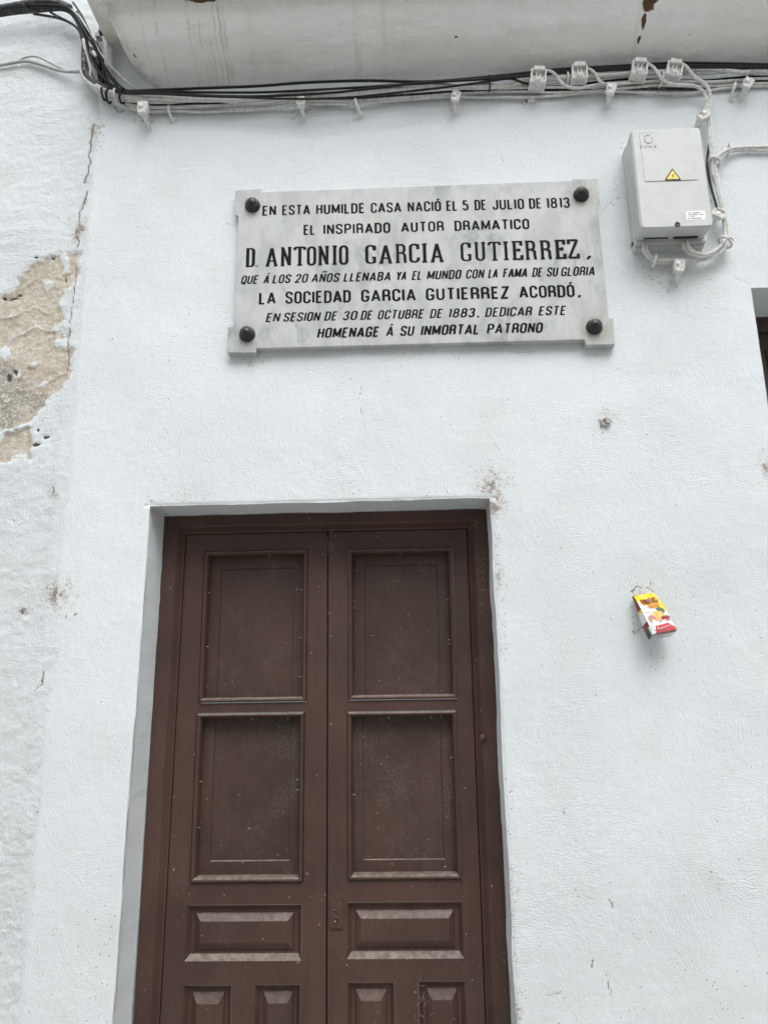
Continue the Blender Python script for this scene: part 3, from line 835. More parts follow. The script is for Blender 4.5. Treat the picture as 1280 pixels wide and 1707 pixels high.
# ------------------------------------------------------------------ the neighbouring house
def build_neighbour():
    us = lines(-0.04, 3.0, -0.04, 0.56, 0.004, 0.05, [])
    zs = lines(0.0, 6.6, 0.60, 4.50, 0.004, 0.05, [])
    U, Z = np.meshgrid(us, zs)
    def conv(a, b):
        p = at_wall(a, b); return ((CORNER - p.x)/cos(ALPHA), p.z)
    st, cr = wall_attrs(U, Z, conv=conv)
    ju = fbm(U, Z, 28, 81, 4)*0.030; jz = fbm(U, Z, 28, 85, 4)*0.030
    Uj, Zj = U + ju, Z + jz
    P = [(-60, 520), (0, 494), (25, 485), (28, 465), (48, 437), (70, 433), (95, 424), (103, 430), (105, 452), (112, 452), (114, 424), (134, 422), (130, 445), (122, 470), (103, 490), (90, 510), (103, 522), (100, 540), (90, 550),
         (116, 556), (95, 562), (88, 568), (95, 580), (120, 582), (118, 622), (105, 645), (90, 655), (75, 665), (60, 690), (45, 705), (20, 715), (-60, 735)]
    P2 = [(-60, 760), (0, 738), (10, 722), (30, 716), (48, 712), (54, 740), (48, 760), (20, 760), (0, 772), (-60, 800)]
    peel = np.zeros(U.shape)
    for poly in (P, P2):
        q = [conv(a, b) for a, b in poly]
        ins = in_poly(Uj, Zj, q)
        d = seg_dist(Uj, Zj, q + q[:1])
        sd = np.where(ins, d, -d)
        peel = np.maximum(peel, np.clip(0.5 + sd/0.030 + 0.9*fbm(U, Z, 40, 88, 4), 0, 1))
    for px, py, r, s in ((80, 475, 9, 1), (8, 590, 15, .9), (30, 622, 9, .8), (55, 605, 6, .9), (72, 637, 7, .9), (40, 500, 5, .6), (25, 520, 16, .35), (60, 548, 14, .35), (12, 560, 10, .3), (5, 670, 20, .4), (40, 680, 14, .4), (70, 655, 8, .5), (95, 460, 5, .6)):
        c = conv(px, py)
        peel -= s*np.exp(-(((Uj - c[0])**2 + (Zj - c[1])**2)/(r*.0021)**2))
    for pts in ([(0, 528), (30, 522), (55, 512), (75, 520)], [(0, 585), (25, 560), (60, 545), (95, 552)], [(0, 728), (20, 716), (50, 708)], [(35, 480), (60, 462)], [(60, 640), (95, 628), (110, 620)]):
        peel -= 0.45*np.exp(-(seg_dist(Uj, Zj, [conv(a, b) for a, b in pts])/.005)**2)
    grey = np.zeros(U.shape)
    for px, py, r in ((20, 660, 45), (60, 670, 25), (0, 700, 40), (10, 620, 22)):
        c = conv(px, py); grey = np.maximum(grey, np.exp(-(((U - c[0])**2 + (Z - c[1])**2)/(r*.0021)**2)))
    shaded_hole = np.zeros(U.shape)
    for px, py, rx, ry in ((27, 619, 6, 5), (14, 628, 5, 6), (20, 497, 9, 2.5), (8, 497, 4, 2.5), (29, 493, 5, 2.5), (63, 714, 4.5, 3.5), (75, 727, 6, 4), (60, 739, 6, 3.5), (60, 429, 6, 2), (107, 466, 2, 7), (90, 427, 4, 2), (38, 1021, 2.5, 3.5), (20, 867, 3, 1.5)):
        c = conv(px, py); shaded_hole = np.maximum(shaded_hole, np.exp(-(((Uj - c[0])/(rx*.0021))**2 + ((Zj - c[1])/(ry*.0023))**2)))
    peel = np.clip(peel, 0, 1)
    drag = fbm(U*0.5 - Z*.35, Z*1.0 + U*.45, 26, 91, 4)               # trowel drags running up to the right
    d = fbm(U, Z, 2.0, 95, 4)*0.018 + drag*0.006 + fbm(U, Z, 55, 96, 3)*0.003
    lower = np.clip((2.2 - Z)/1.2, 0, 1)
    d += 0.004*lower*fbm(U, Z, 90, 97, 2)
    d -= 0.0085*peel*(1 + .5*fbm(U, Z, 50, 98, 3)) + 0.006*shaded_hole + .0015*cr
    d += 0.006*np.exp(-((U - .012)/.02)**2)*(fbm(U*0, Z, 4, 99, 3) + .4)   # a fillet of plaster in the corner
    nX, nY = -sin(ALPHA), -cos(ALPHA)                                   # outward
    nX = sin(ALPHA)
    X = CORNER - U*cos(ALPHA) + nX*d
    Y = -U*sin(ALPHA) + nY*d
    co = np.stack([X, Y, Z], -1).reshape(-1, 3)
    nz, nu = U.shape
    idx = np.arange(nz*nu).reshape(nz, nu)
    q = np.stack([idx[:-1, :-1], idx[1:, :-1], idx[1:, 1:], idx[:-1, 1:]], -1).reshape(-1, 4)
    o = grid_mesh('neighbouring_house', co, q, M['wall_rough'], {'stain': st.ravel(), 'crack': cr.ravel(), 'peel': peel.ravel(), 'grey': grey.ravel(), 'shaded_hole': shaded_hole.ravel()})
    return tag(o, 'rough white wall of the next house with peeling plaster over beige render', 'house')
build_neighbour()

# ------------------------------------------------------------------ ground
g = MB(); g.add([(-400, -1.6, 0), (400, -1.6, 0), (400, 0.3, 0), (-400, .3, 0)], [(0, 1, 2, 3)])
g.box(-400, 400, -1.75, -1.6, -.12, 0.002)
tag(g.build('pavement', M['pave']), kind='structure')
g = MB(); g.add([(-900, -900, -.12), (900, -900, -.12), (900, 40, -.12), (-900, 40, -.12)], [(0, 1, 2, 3)])
tag(g.build('road', M['road']), kind='structure')

# unseen house across the narrow street, added to block low sky and bounce light
g = MB()
g.box(-14, 14, -9.0, -6.6, -.12, 6.6)
g.box(-14.2, 14.2, -9.2, -6.4, 6.6, 6.75)
for k in range(-5, 6):
    g.box(k*2.4 - .5, k*2.4 + .5, -6.61, -6.55, .9 if k % 2 else -.1, 2.4, 1)
    g.box(k*2.4 - .5, k*2.4 + .5, -6.61, -6.55, 3.3, 4.7, 1)
tag(g.build('unseen_facing_house', [simple('facing_house_wall', (.80, .80, .78), .9), M['wood_dark']]), 'plain whitewashed house front added out of view across the street', 'house')

# ------------------------------------------------------------------ lettering: a condensed stroke alphabet
def fillet(pts, closed=False, n=5):
    """pts of (x, y[, r]); rounds the corners that carry a radius"""
    out = []; N = len(pts)
    for i, p in enumerate(pts):
        r = p[2] if len(p) > 2 else 0
        if r <= 0 or (not closed and i in (0, N - 1)):
            out.append((p[0], p[1])); continue
        a = Vector(pts[i - 1][:2]); b = Vector(p[:2]); c = Vector(pts[(i + 1) % N][:2])
        d1 = (a - b).normalized(); d2 = (c - b).normalized()
        p1 = b + d1*r; p2 = b + d2*r
        for k in range(n + 1):
            t = k/n
            # quarter arc by a rational-like blend
            ang = t*pi/2
            q = b + d1*r*(1 - sin(ang)) + d2*r*(1 - cos(ang))
            out.append((q.x, q.y))
    return out
def smooth2(pts, n=5):
    q = spline([(x, y, 0) for x, y in pts], 0.05)
    return [(p.x, p.y) for p in q]
def G(w, *strokes): return (w, strokes)
def rr_(x0, x1, y0, y1, r): return fillet([(x0, y0, r), (x1, y0, r), (x1, y1, r), (x0, y1, r)], True)
def make_font():
    F = {}
    w = .42
    O_ = lambda w: (rr_(0, w, 0, 1, w*.5), True)
    F['A'] = G(.52, ([(0, 0), (.26, 1)], False), ([(.26, 1), (.52, 0)], False), ([(.08, .27), (.44, .27)], False))
    F['B'] = G(w, (fillet([(0, 0), (0, 1), (w*.95, 1, .2), (w*.95, .53, .2), (0, .53)]), False), (fillet([(0, .53), (w, .53, .2), (w, 0, .2), (0, 0)]), False))
    F['C'] = G(w, (fillet([(w, .70), (w, 1, .2), (0, 1, .2), (0, 0, .2), (w, 0, .2), (w, .30)]), False))
    F['D'] = G(w, (fillet([(0, 0), (0, 1), (w, 1, .22), (w, 0, .22)], True), True))
    F['E'] = G(.36, ([(.36, 1), (0, 1), (0, 0), (.36, 0)], False), ([(0, .52), (.30, .52)], False))
    F['F'] = G(.36, ([(.36, 1), (0, 1), (0, 0)], False), ([(0, .52), (.30, .52)], False))
    F['G'] = G(w, (fillet([(w, .72), (w, 1, .2), (0, 1, .2), (0, 0, .2), (w, 0, .2), (w, .42), (w*.5, .42)]), False))
    F['H'] = G(w, ([(0, 0), (0, 1)], False), ([(w, 0), (w, 1)], False), ([(0, .52), (w, .52)], False))
    F['I'] = G(0.0, ([(0, 0), (0, 1)], False))
    F['J'] = G(.34, (fillet([(.34, 1), (.34, 0, .17), (0, 0, .17), (0, .26)]), False))
    F['L'] = G(.34, ([(0, 1), (0, 0), (.34, 0)], False))
    F['M'] = G(.60, ([(0, 0), (0, 1)], False), ([(0, 1), (.30, .12)], False), ([(.30, .12), (.60, 1)], False), ([(.60, 1), (.60, 0)], False))
    F['N'] = G(.44, ([(0, 0), (0, 1)], False), ([(0, 1), (.44, 0)], False), ([(.44, 0), (.44, 1)], False))
    F['O'] = G(w, O_(w))
    F['P'] = G(w, ([(0, 0), (0, 1)], False), (fillet([(0, 1), (w, 1, .2), (w, .46, .2), (0, .46)]), False))
    F['Q'] = G(w, O_(w), ([(w*.55, .22), (w*.95, -.12)], False))
    F['R'] = G(w, ([(0, 0), (0, 1)], False), (fillet([(0, 1), (w*.96, 1, .2), (w*.96, .48, .2), (0, .48)]), False), (fillet([(w*.5, .48), (w, .44, .1), (w, 0)]), False))
    S_ = [(w*.98, .74), (w*.92, .92), (w*.5, 1.0), (w*.1, .93), (0, .76), (w*.12, .60), (w*.5, .50), (w*.88, .40), (w, .24), (w*.9, .07), (w*.5, 0), (w*.08, .08), (0, .26)]
    F['S'] = G(w, (smooth2(S_), False))
    F['T'] = G(.44, ([(0, 1), (.44, 1)], False), ([(.22, 1), (.22, 0)], False))
    F['U'] = G(w, (fillet([(0, 1), (0, 0, .21), (w, 0, .21), (w, 1)]), False))
    F['Y'] = G(.48, ([(0, 1), (.24, .44)], False), ([(.48, 1), (.24, .44)], False), ([(.24, .44), (.24, 0)], False))
    F['Z'] = G(.40, ([(0, 1), (.40, 1), (0, 0), (.40, 0)], False))
    F['0'] = F['O']
    F['1'] = G(.12, ([(.12, 0), (.12, 1)], False), ([(.0, .93), (.12, .98)], False))
    F['2'] = G(.40, (smooth2([(0, .74), (.04, .92), (.2, 1), (.36, .92), (.40, .74), (.32, .5), (.15, .25), (0, 0)]) + [(.40, 0)], False))
    F['3'] = G(.38, (smooth2([(0, .80), (.06, .95), (.19, 1), (.33, .93), (.36, .76), (.3, .58), (.16, .53)]), False), (smooth2([(.16, .53), (.32, .46), (.38, .26), (.32, .06), (.19, 0), (.05, .06), (0, .22)]), False))
    F['5'] = G(.38, ([(.36, 1), (.04, 1), (.02, .55)], False), (smooth2([(.02, .55), (.16, .63), (.32, .58), (.38, .34), (.33, .08), (.18, 0), (.05, .05), (0, .2)]), False))
    F['8'] = G(.40, (rr_(.03, .37, .53, 1, .17), True), (rr_(0, .40, 0, .53, .2), True))
    F['.'] = G(.0, ([(0, -.02), (0, .05)], False))
    F[','] = G(.06, ([(.10, .08), (0, -.13)], False))
    F['+'] = G(.36, ([(0, .5), (.36, .5)], False), ([(.18, .26), (.18, .74)], False))
    F['Á'] = G(.52, *F['A'][1], ([(.24, 1.16), (.38, 1.30)], False))
    F['Ó'] = G(w, O_(w), ([(.18, 1.17), (.32, 1.31)], False))
    F['Ñ'] = G(.44, *F['N'][1], ([(.04, 1.26), (.52, 1.28)], False))
    # lower case used by the maker's mark
    F['a'] = G(.36, (rr_(0, .36, 0, .66, .17), True), ([(.36, .66), (.36, 0)], False))
    F['h'] = G(.36, ([(0, 0), (0, 1)], False), (fillet([(0, .66), (.36, .66, .17), (.36, 0)]), False))
    F['o'] = G(.36, (rr_(0, .36, 0, .66, .17), True))
    F['r'] = G(.2, ([(0, 0), (0, .66)], False), ([(0, .55), (.2, .66)], False))
    F['s'] = G(.3, ([(.3, .66), (0, .62), (.02, .36), (.28, .30), (.3, .04), (0, 0)], False))
    return F
def make_serif():
    F = {}
    s = .10
    H = lambda x, y, l=s, r=s: ([(x - l, y), (x + r, y)], False)
    V = lambda x, a, b: ([(x, a), (x, b)], False)
    w = .36
    F['D'] = G(w + .08, (fillet([(.08, 0), (.08, 1), (w + .08, 1, .16), (w + .08, 0, .16)], True), True), H(.04, 0, .06, .1), H(.04, 1, .06, .1))
    F['.'] = G(.0, V(0, -.01, .04))
    F[','] = G(.06, ([(.12, .06), (0, -.12)], False), V(.12, .0, .09))
    F['A'] = G(.62, ([(.08, 0), (.31, 1)], False), ([(.31, 1), (.54, 0)], False), ([(.15, .27), (.47, .27)], False), H(.08, 0), H(.54, 0))
    F['N'] = G(.58, V(.1, 0, 1), ([(.1, 1), (.48, 0)], False), V(.48, 0, 1), H(.1, 0), H(.08, 1, .08, .08), H(.48, 1))
    F['T'] = G(.54, ([(0, 1), (.54, 1)], False), V(.27, 0, 1), H(.27, 0, .13, .13), V(.0, .86, 1), V(.54, .86, 1))
    F['O'] = G(.36, (rr_(0, .36, 0, 1, .18), True))
    F['I'] = G(.24, V(.12, 0, 1), H(.12, 0, .12, .12), H(.12, 1, .12, .12))
    F['G'] = G(.46, (fillet([(.38, .74), (.38, 1, .16), (0, 1, .17), (0, 0, .17), (.40, 0, .12), (.40, .30)]), False), H(.38, .32, .12, .1), V(.40, 0, .32), V(.40, .72, 1.0))
    F['R'] = G(.56, V(.1, 0, 1), (fillet([(.0, 1), (.44, 1, .16), (.44, .53, .16), (.1, .53)]), False), (fillet([(.30, .53), (.46, .46, .08), (.48, 0, .03), (.56, 0)]), False), H(.1, 0))
    F['C'] = G(.40, (fillet([(.38, .74), (.38, 1, .16), (0, 1, .17), (0, 0, .17), (.40, 0, .17), (.40, .24)]), False), V(.38, .72, 1.0))
    F['U'] = G(.54, (fillet([(.09, 1), (.09, 0, .18), (.45, 0, .18), (.45, 1)]), False), H(.09, 1), H(.45, 1))
    F['E'] = G(.48, V(.12, 0, 1), ([(0, 1), (.46, 1), (.46, .78)], False), ([(0, 0), (.48, 0), (.48, .22)], False), ([(.12, .52), (.34, .52)], False), V(.34, .44, .60))
    F['Z'] = G(.48, ([(.02, .80), (.02, 1), (.46, 1)], False), ([(.46, 1), (.02, 0)], False), ([(.02, 0), (.48, 0), (.48, .20)], False))
    return F
FONT = make_font(); SERIF = make_serif()

def thicken(pts, closed, tv, th):
    """offsets of a centre line for an upright elliptical pen tv wide, th high"""
    P = [Vector((x/tv, y/th)) for x, y in pts]
    Q = [P[0]]
    for p in P[1:]:
        if (p - Q[-1]).length > 1e-4: Q.append(p)
    if closed and (Q[0] - Q[-1]).length < 1e-4: Q.pop()
    N = len(Q); L = []; R = []
    for i in range(N):
        a = Q[i - 1] if (i or closed) else None
        c = Q[(i + 1) % N] if (i < N - 1 or closed) else None
        d1 = (Q[i] - a).normalized() if a is not None else None
        d2 = (c - Q[i]).normalized() if c is not None else None
        if d1 is None: d1 = d2
        if d2 is None: d2 = d1
        n1 = Vector((-d1.y, d1.x)); n2 = Vector((-d2.y, d2.x))
        m = n1 + n2
        if m.length < .2: m = n1
        m.normalize()
        k = 0.5/max(m.dot(n1), 0.45)
        L.append(Q[i] + m*k); R.append(Q[i] - m*k)
    un = lambda v: (v.x*tv, v.y*th)
    return [un(v) for v in L], [un(v) for v in R]

def letters(m, text, to3d, W, h, font, tv, th, gap=.30, shear=0.0, seed=0, mat=0, lift0=0.0):
    """text filling a width W (metres) with cap height h; to3d(x, z, lift) -> point; flat strokes with a low edge"""
    rnd = random.Random(len(text)*7 + seed)
    gl = [font[c] for c in text]
    pen_v, pen_h = tv*h, th*h
    tot = sum(g[0] for g in gl) + gap*(len(gl) - 1)
    sx = (W - pen_v - shear*h*0.5)/max(tot, 1e-6) if len(text) > 1 else min(h, (W - pen_v)/max(tot, .05))
    x = pen_v/2
    lift = lift0
    for g in gl:
        jit = rnd.uniform(-.012, .012)*h
        jw = rnd.uniform(.92, 1.10)
        for pts, closed in g[1]:
            p2 = [(x + a*sx, pen_h/2 + b*(h - pen_h) + jit*.5) for a, b in pts]
            L, R = thicken(p2, closed, pen_v*jw, pen_h)
            n = len(L)
            lift += 0.00006
            vs = []
            for q in (L, R):
                for a, b in q: vs.append(to3d(a + shear*b, b, lift))
            for q in (L, R):
                for a, b in q: vs.append(to3d(a + shear*b, b, -0.001))
            fs = []
            rng = range(n) if closed else range(n - 1)
            for i in rng:
                j = (i + 1) % n
                fs += [(i, j, n + j, n + i), (i, 2*n + i, 2*n + j, j), (n + i, n + j, 3*n + j, 3*n + i)]
            if not closed:
                fs += [(0, n, 3*n, 2*n), (n - 1, 3*n - 1, 4*n - 1, 2*n - 1)]
            m.add(vs, fs, mat)
        x += (g[0] + gap)*sx
    return m

# ------------------------------------------------------------------ the marble plaque
PLY = -0.030
def plaque():
    root = empty('marble_plaque', (0.06, 0, 2.79), 'large white marble plaque with black Spanish inscription fixed by four iron studs above the door', 'plaque')
    poly = [(392.6, 317), (436, 314), (437.7, 320), (953, 301), (953.9, 298.6), (995.7, 297.5), (999, 337.4), (995.7, 345.6), (1014, 529.4), (1022, 530), (1025, 574), (977, 575.3), (974, 566), (427, 581), (427, 588), (379, 588), (380, 545.6), (390, 544), (397.4, 360), (391, 358)]
    pts = px_poly(poly, PLY)[::-1]
    m = MB(); m.prism(pts, PLY, 0.012)
    slab = m.build('slab', M['marble'], root, bevel=.0022, seg=2)
    # baselines: (x, y) left and right in the picture, cap height, words with their spans
    LINES = [
        ((437.6, 359.7), (950, 346.5), 16.6, 17.6, FONT, .155, .115, 0, [('EN', 437.6, 460.2), ('ESTA', 470.4, 517.2), ('HUMILDE', 527, 608), ('CASA', 617.9, 669), ('NACIÓ', 679.4, 735.2), ('EL', 744, 763), ('5', 771, 781), ('DE', 791, 811), ('JULIO', 821, 873.7), ('DE', 882, 903), ('1813', 909.8, 950)]),
        ((506, 391.9), (882.4, 381.7), 17, 17, FONT, .16, .12, 0, [('EL', 506, 525.8), ('INSPIRADO', 539, 650.7), ('AUTOR', 668.4, 740), ('DRAMATICO', 757.7, 882.4)]),
        ((408, 445.6), (983, 430), 31.8, 31, SERIF, .126, .070, 0, [('D.', 408, 430.3), ('ANTONIO', 441, 581), ('GARCIA', 609, 741.3), ('GUTIERREZ', 768, 966.4), (',', 976, 983.7)]),
        ((401, 474), (992.4, 459.3), 14.6, 15.8, FONT, .165, .12, .20, [('QUE', 401, 431), ('Á', 438.5, 448), ('LOS', 453.7, 485), ('20', 491, 513.5), ('AÑOS', 518.4, 566), ('LLENABA', 572, 652.4), ('YA', 659, 678.3), ('EL', 685.7, 704), ('MUNDO', 710.7, 769), ('CON', 775.5, 807.3), ('LA', 812.7, 830.6), ('FAMA', 837.3, 879.8), ('DE', 886, 905), ('SU', 910, 930.4), ('GLORIA', 934, 992.4)]),
        ((431.6, 507.7), (968, 494.8), 20.5, 20.5, FONT, .165, .12, 0, [('LA', 431.6, 460), ('SOCIEDAD', 475.5, 585), ('GARCIA', 602, 693.4), ('GUTIERREZ', 710, 848.7), ('ACORDÓ', 865.3, 958), (',', 962, 967.7)]),
        ((442.6, 537.2), (943.8, 525), 15.3, 15.5, FONT, .165, .12, .22, [('EN', 442.6, 467), ('SESION', 471.5, 534), ('DE', 540, 562.4), ('30', 570.6, 595.7), ('DE', 600.4, 621.5), ('OCTUBRE', 628.5, 707), ('DE', 715.8, 738), ('1883', 745.5, 792), (',', 794, 798), ('DEDICAR', 808, 887), ('ESTE', 897, 943.8)]),
        ((528, 563.9), (905, 554.4), 17, 17.2, FONT, .175, .125, .18, [('HOMENAGE', 528, 632.5), ('Á', 642.6, 655), ('SU', 666, 690.6), ('INMORTAL', 700.5, 799.5), ('PATRONO', 810.7, 905)])]
    for k, (a, b, h0, h1, font, tv, th, sh, words) in enumerate(LINES):
        for wi, (wd, x0, x1) in enumerate(words):
            mb = MB()
            by = lambda x: a[1] + (b[1] - a[1])*(x - a[0])/(b[0] - a[0])
            p0 = at(x0, by(x0), PLY); p1 = at(x1, by(x1), PLY)
            t = (x0 - a[0])/(b[0] - a[0])
            hp = at(x0, by(x0) - (h0 + (h1 - h0)*t), PLY).z - p0.z
            ux = (p1 - p0).normalized()
            def to3d(x, z, lift, p0=p0, ux=ux): return (p0.x + ux.x*x, PLY - 0.0004 - lift, p0.z + ux.z*x + z)
            letters(mb, wd, to3d, (p1 - p0).length, hp, font, tv*1.12, th*1.12, gap=(.20 if font is SERIF else .30), shear=sh, seed=k*31 + wi)
            mb.build('inscription_word', M['letter'], slab, fixn=False)
    for px, py in ((420.5, 340.5), (969, 322.5), (411.5, 555.5), (991, 543)):
        c = at(px, py, PLY - .01); c.y = PLY
        s = MB()
        s.lathe([(.0285, -.004), (.0285, .004), (.027, .006), (.0255, .006), (.0255, .012), (.0245, .0165), (.022, .0195), (.0195, .0205)], c, 28)
        n = 8
        vs = [(c.x + .0195*cos(2*pi*k/n), c.y - .0205, c.z + .0195*sin(2*pi*k/n)) for k in range(n)]
        vs += [(c.x + .012*cos(2*pi*(k + .5)/n), c.y - .029, c.z + .012*sin(2*pi*(k + .5)/n)) for k in range(n)]
        vs.append((c.x, c.y - .0335, c.z))
        fs = []
        for k in range(n):
            k2 = (k + 1) % n
            fs += [(k, k2, n + k), (k2, n + k2, n + k), (n + k, n + k2, 2*n)]
        s.add(vs, fs)
        s.build('stud', M['iron'], root)
plaque()

# ------------------------------------------------------------------ the junction box
def rounded(x0, x1, z0, z1, r, n=4):
    pts = []
    for cx, cz, a0 in ((x1 - r, z0 + r, -90), (x1 - r, z1 - r, 0), (x0 + r, z1 - r, 90), (x0 + r, z0 + r, 180)):
        for j in range(n + 1):
            a = radians(a0 + 90*j/n); pts.append((cx + r*cos(a), cz + r*sin(a)))
    return pts
def junction_box():
    X0, X1, Z0, Z1, YF = .829, 1.077, 3.167, 3.572, -.130
    root = empty('junction_box', ((X0 + X1)/2, 0, Z0), 'pale grey electrical junction box with a yellow lightning warning triangle, right of the plaque', 'electrical box')
    b = MB()
    b.prism(rounded(X0 + .004, X1 + .010, Z0 - .004, Z1 + .004, .012), -.045, .02)
    b.prism(rounded(X0 + .004, X1 + .004, Z0 - .016, Z0 + .03, .008), -.030, .01)          # cable entry lip
    b.build('base', [M['box'], M['dark']], root, bevel=.002)
    l = MB()
    o = rounded(X0 + .006, X1 + .002, Z0 + .010, Z1 + .002, .014); i = rounded(X0, X1, Z0, Z1, .014); N = len(o)
    i2 = rounded(X0 + .006, X1 - .006, Z0 + .006, Z1 - .006, .010)
    vs = [(x, -.0452, z) for x, z in o] + [(x, YF + .006, z) for x, z in i] + [(x, YF, z) for x, z in i2]
    fs = [(r*N + q, r*N + (q + 1) % N, (r + 1)*N + (q + 1) % N, (r + 1)*N + q) for r in range(2) for q in range(N)]
    fs.append(tuple(2*N + q for q in range(N)))
    fs.append(tuple(q for q in range(N - 1, -1, -1)))
    l.add(vs, fs)
    # sunken slots under the cover and a raised upper field
    l.box(X0 + .03, X0 + .115, -.064, -.058, Z0 + .005, Z0 + .0115, 1)
    l.box(X1 - .115, X1 - .03, -.066, -.058, Z0 + .003, Z0 + .0115, 1)
    fx0, fx1 = X0 + .030, X1 - .032
    zf = at(1120, 301, YF).z
    l.prism(rounded(fx0, fx1, zf, Z1 - .022, .003, 2), YF - .0016, YF + .002)
    l.box(fx0 + .001, fx1 - .001, YF - .0004, YF + .001, zf - .0036, zf - .0002, 2)
    z1 = Z1 - .0215
    l.box(fx0, fx0 + .055, YF - .0004, YF + .001, z1, z1 + .0024, 2)
    lid = l.build('lid', [M['box'], M['dark'], M['box_edge']], root)
    # raised emblem: an open ring with a leaf-like tail, and the maker's word
    YS = YF - .0016
    e = MB()
    c = at(1080, 232.5, YF)
    P = []
    for k in range(18):
        a = radians(78 + 232*k/17); P.append((c.x + .0150*cos(a), YS - .0004, c.z + .0165*sin(a)))
    e.tube(P + [(c.x - .003, YS - .0004, c.z - .0185)], .0011, 6)
    P = []
    for k in range(12):
        a = radians(-125 + 150*k/11); P.append((c.x + .0150*cos(a), YS - .0004, c.z + .0165*sin(a)))
    e.tube(P, .0011, 6)
    e.tube([(c.x + .001, YS - .0004, c.z + .0165), (c.x + .004, YS - .0004, c.z + .012)], .0010, 6)
    p0 = at(1066.5, 247.5, YF); p1 = at(1093.5, 246, YF)
    letters(e, 'Cahors', lambda x, z, lf: (p0.x + x, YS - .0004 - lf, p0.z + z), (p1 - p0).length, .0125, FONT, .15, .12)
    e.build('emblem', M['box_edge'], lid, fixn=False)
    # warning triangle
    wq = [at(1106.8, 301.2, YF), at(1134.8, 300.8, YF), at(1119.4, 281, YF)]
    cx = sum(p.x for p in wq)/3; cz = sum(p.z for p in wq)/3
    def tri(s, r=.004):
        pts = [(cx + (p.x - cx)*s, cz + (p.z - cz)*s, r) for p in wq]
        out = []
        for i, p in enumerate(pts):
            a = Vector(pts[i - 1][:2]); b_ = Vector(p[:2]); d = Vector(pts[(i + 1) % 3][:2])
            for t in (0, .5, 1):
                q1 = b_ + (a - b_).normalized()*p[2]; q2 = b_ + (d - b_).normalized()*p[2]
                q = q1*(1 - t)**2 + b_*2*t*(1 - t) + q2*t*t
                out.append((q.x, q.y))
        return out
    s = MB()
    s.prism(tri(1.0), YS - .0010, YF + .001, 0)
    s.prism(tri(.74, .003), YS - .0014, YS, 1)
    bolt = [(.0015, .0085), (-.0035, .0003), (-.0006, .0003), (-.0022, -.0085), (.0042, .0022), (.0012, .0022), (.0042, .0085)]
    s.prism([(cx + a*1.0, cz - .001 + b_*.95) for a, b_ in bolt], YS - .0017, YS, 0)
    s.build('warning_sign', [M['black'], M['yellow']], lid, fixn=True, label='yellow triangle with a black border and lightning bolt')
    # rating label
    q = [at(1144, 367.5, YF), at(1175.5, 366, YF), at(1174, 351, YF), at(1142.5, 352.5, YF)]
    s = MB()
    s.prism([(p.x, p.z) for p in q], YF - .0006, YF + .001, 0)
    u = (q[1] - q[0]); v = (q[3] - q[0])
    rnd = random.Random(4)
    for row, spans in enumerate([[(.1, .25), (.33, .75)], [(.12, .62), (.7, .9)], [(.12, .2), (.25, .42)], [(.1, .2), (.25, .82), (.92, .97)]]):
        for a, b_ in spans:
            x = a
            while x < b_ - .02:
                wd = rnd.uniform(.025, .05)
                z = .80 - row*.21
                r0 = q[0] + u*x + v*(z - .055); r1 = q[0] + u*(x + wd*.75) + v*(z + .055)
                s.box(r0.x, r1.x, YF - .00085, YF - .0003, r0.z, r1.z, 1)
                x += wd
    s.build('rating_label', [M['paper'], M['print_grey']], lid)
    s = MB()
    c = at(1128.5, 374.5, YF)
    s.lathe([(.0095, -.001), (.0095, .0016), (.007, .0020), (.006, .0008), (.0, .0008)], (c.x, YF, c.z), 18)
    s.box(c.x - .001, c.x + .001, YF - .0012, YF + .001, c.z + .008, c.z + .0135)
    s.build('lock', M['black'], lid)
junction_box()

# ------------------------------------------------------------------ cables
def cable(name, pts, r, mat, label, group, step=.014, seg=8, wob=0.0):
    """pts: (px, py, distance in front of the wall)"""
    P = [at_wall(p[0], p[1], p[2]) for p in pts]
    S = spline(P, step)
    if wob:
        rr = random.Random(int(pts[0][0]*3 + pts[0][1]*7 + len(pts)))
        ph = [rr.uniform(0, 6) for _ in range(4)]
        L = 0
        for i in range(len(S)):
            if i: L += (S[i] - S[i - 1]).length
            S[i] = S[i] + Vector((0, wob*sin(L*23 + ph[0]), wob*.7*sin(L*17 + ph[1]) + wob*.5*sin(L*41 + ph[2])))
    m = MB(); m.tube(S, r, seg)
    o = m.build(name, M[mat], fixn=False)
    return tag(o, label, 'cable', group)
GB, GP, GL, GD = 'black cables under the cornice', 'limewashed cables under the cornice', 'cables in the corner bundle', 'cables dropping to the junction box'
D = .055
# black lines along the foot of the cornice
cable('black_cable', [(47, 9, .07), (87, 9, .07), (106, 11, .07), (122, 20, .075), (137, 44, .075), (150, 67, .07), (164, 87, .068), (177, 117, .066), (191, 137, .064), (206, 151, .06), (262, 150, D), (340, 147, D), (430, 143.5, D), (512, 137.5, D), (611, 134.5, D), (702, 136.4, D), (773, 132, D), (850, 124.5, D), (928, 116, D), (1016, 111, D), (1090, 106.5, D), (1146, 105, D), (1280, 107.5, D), (1560, 112, D)], .0052, 'cable_black', 'topmost black cable, bowing up against the cornice left of the middle bracket', GB)
cable('black_cable', [(176, 132, .062), (192, 145, .062), (206, 153, .062), (262, 152.5, .06), (340, 154, .06), (430, 154, .06), (512, 150.5, .06), (611, 145, .06), (702, 138.5, .06), (773, 133.5, .06), (850, 127, .06), (928, 119, .06), (1016, 114, .06), (1090, 110, .06), (1146, 109, .06), (1280, 110.5, .06), (1560, 114, .06)], .0046, 'cable_black', 'second black cable, just below the topmost one under the cornice', GB)
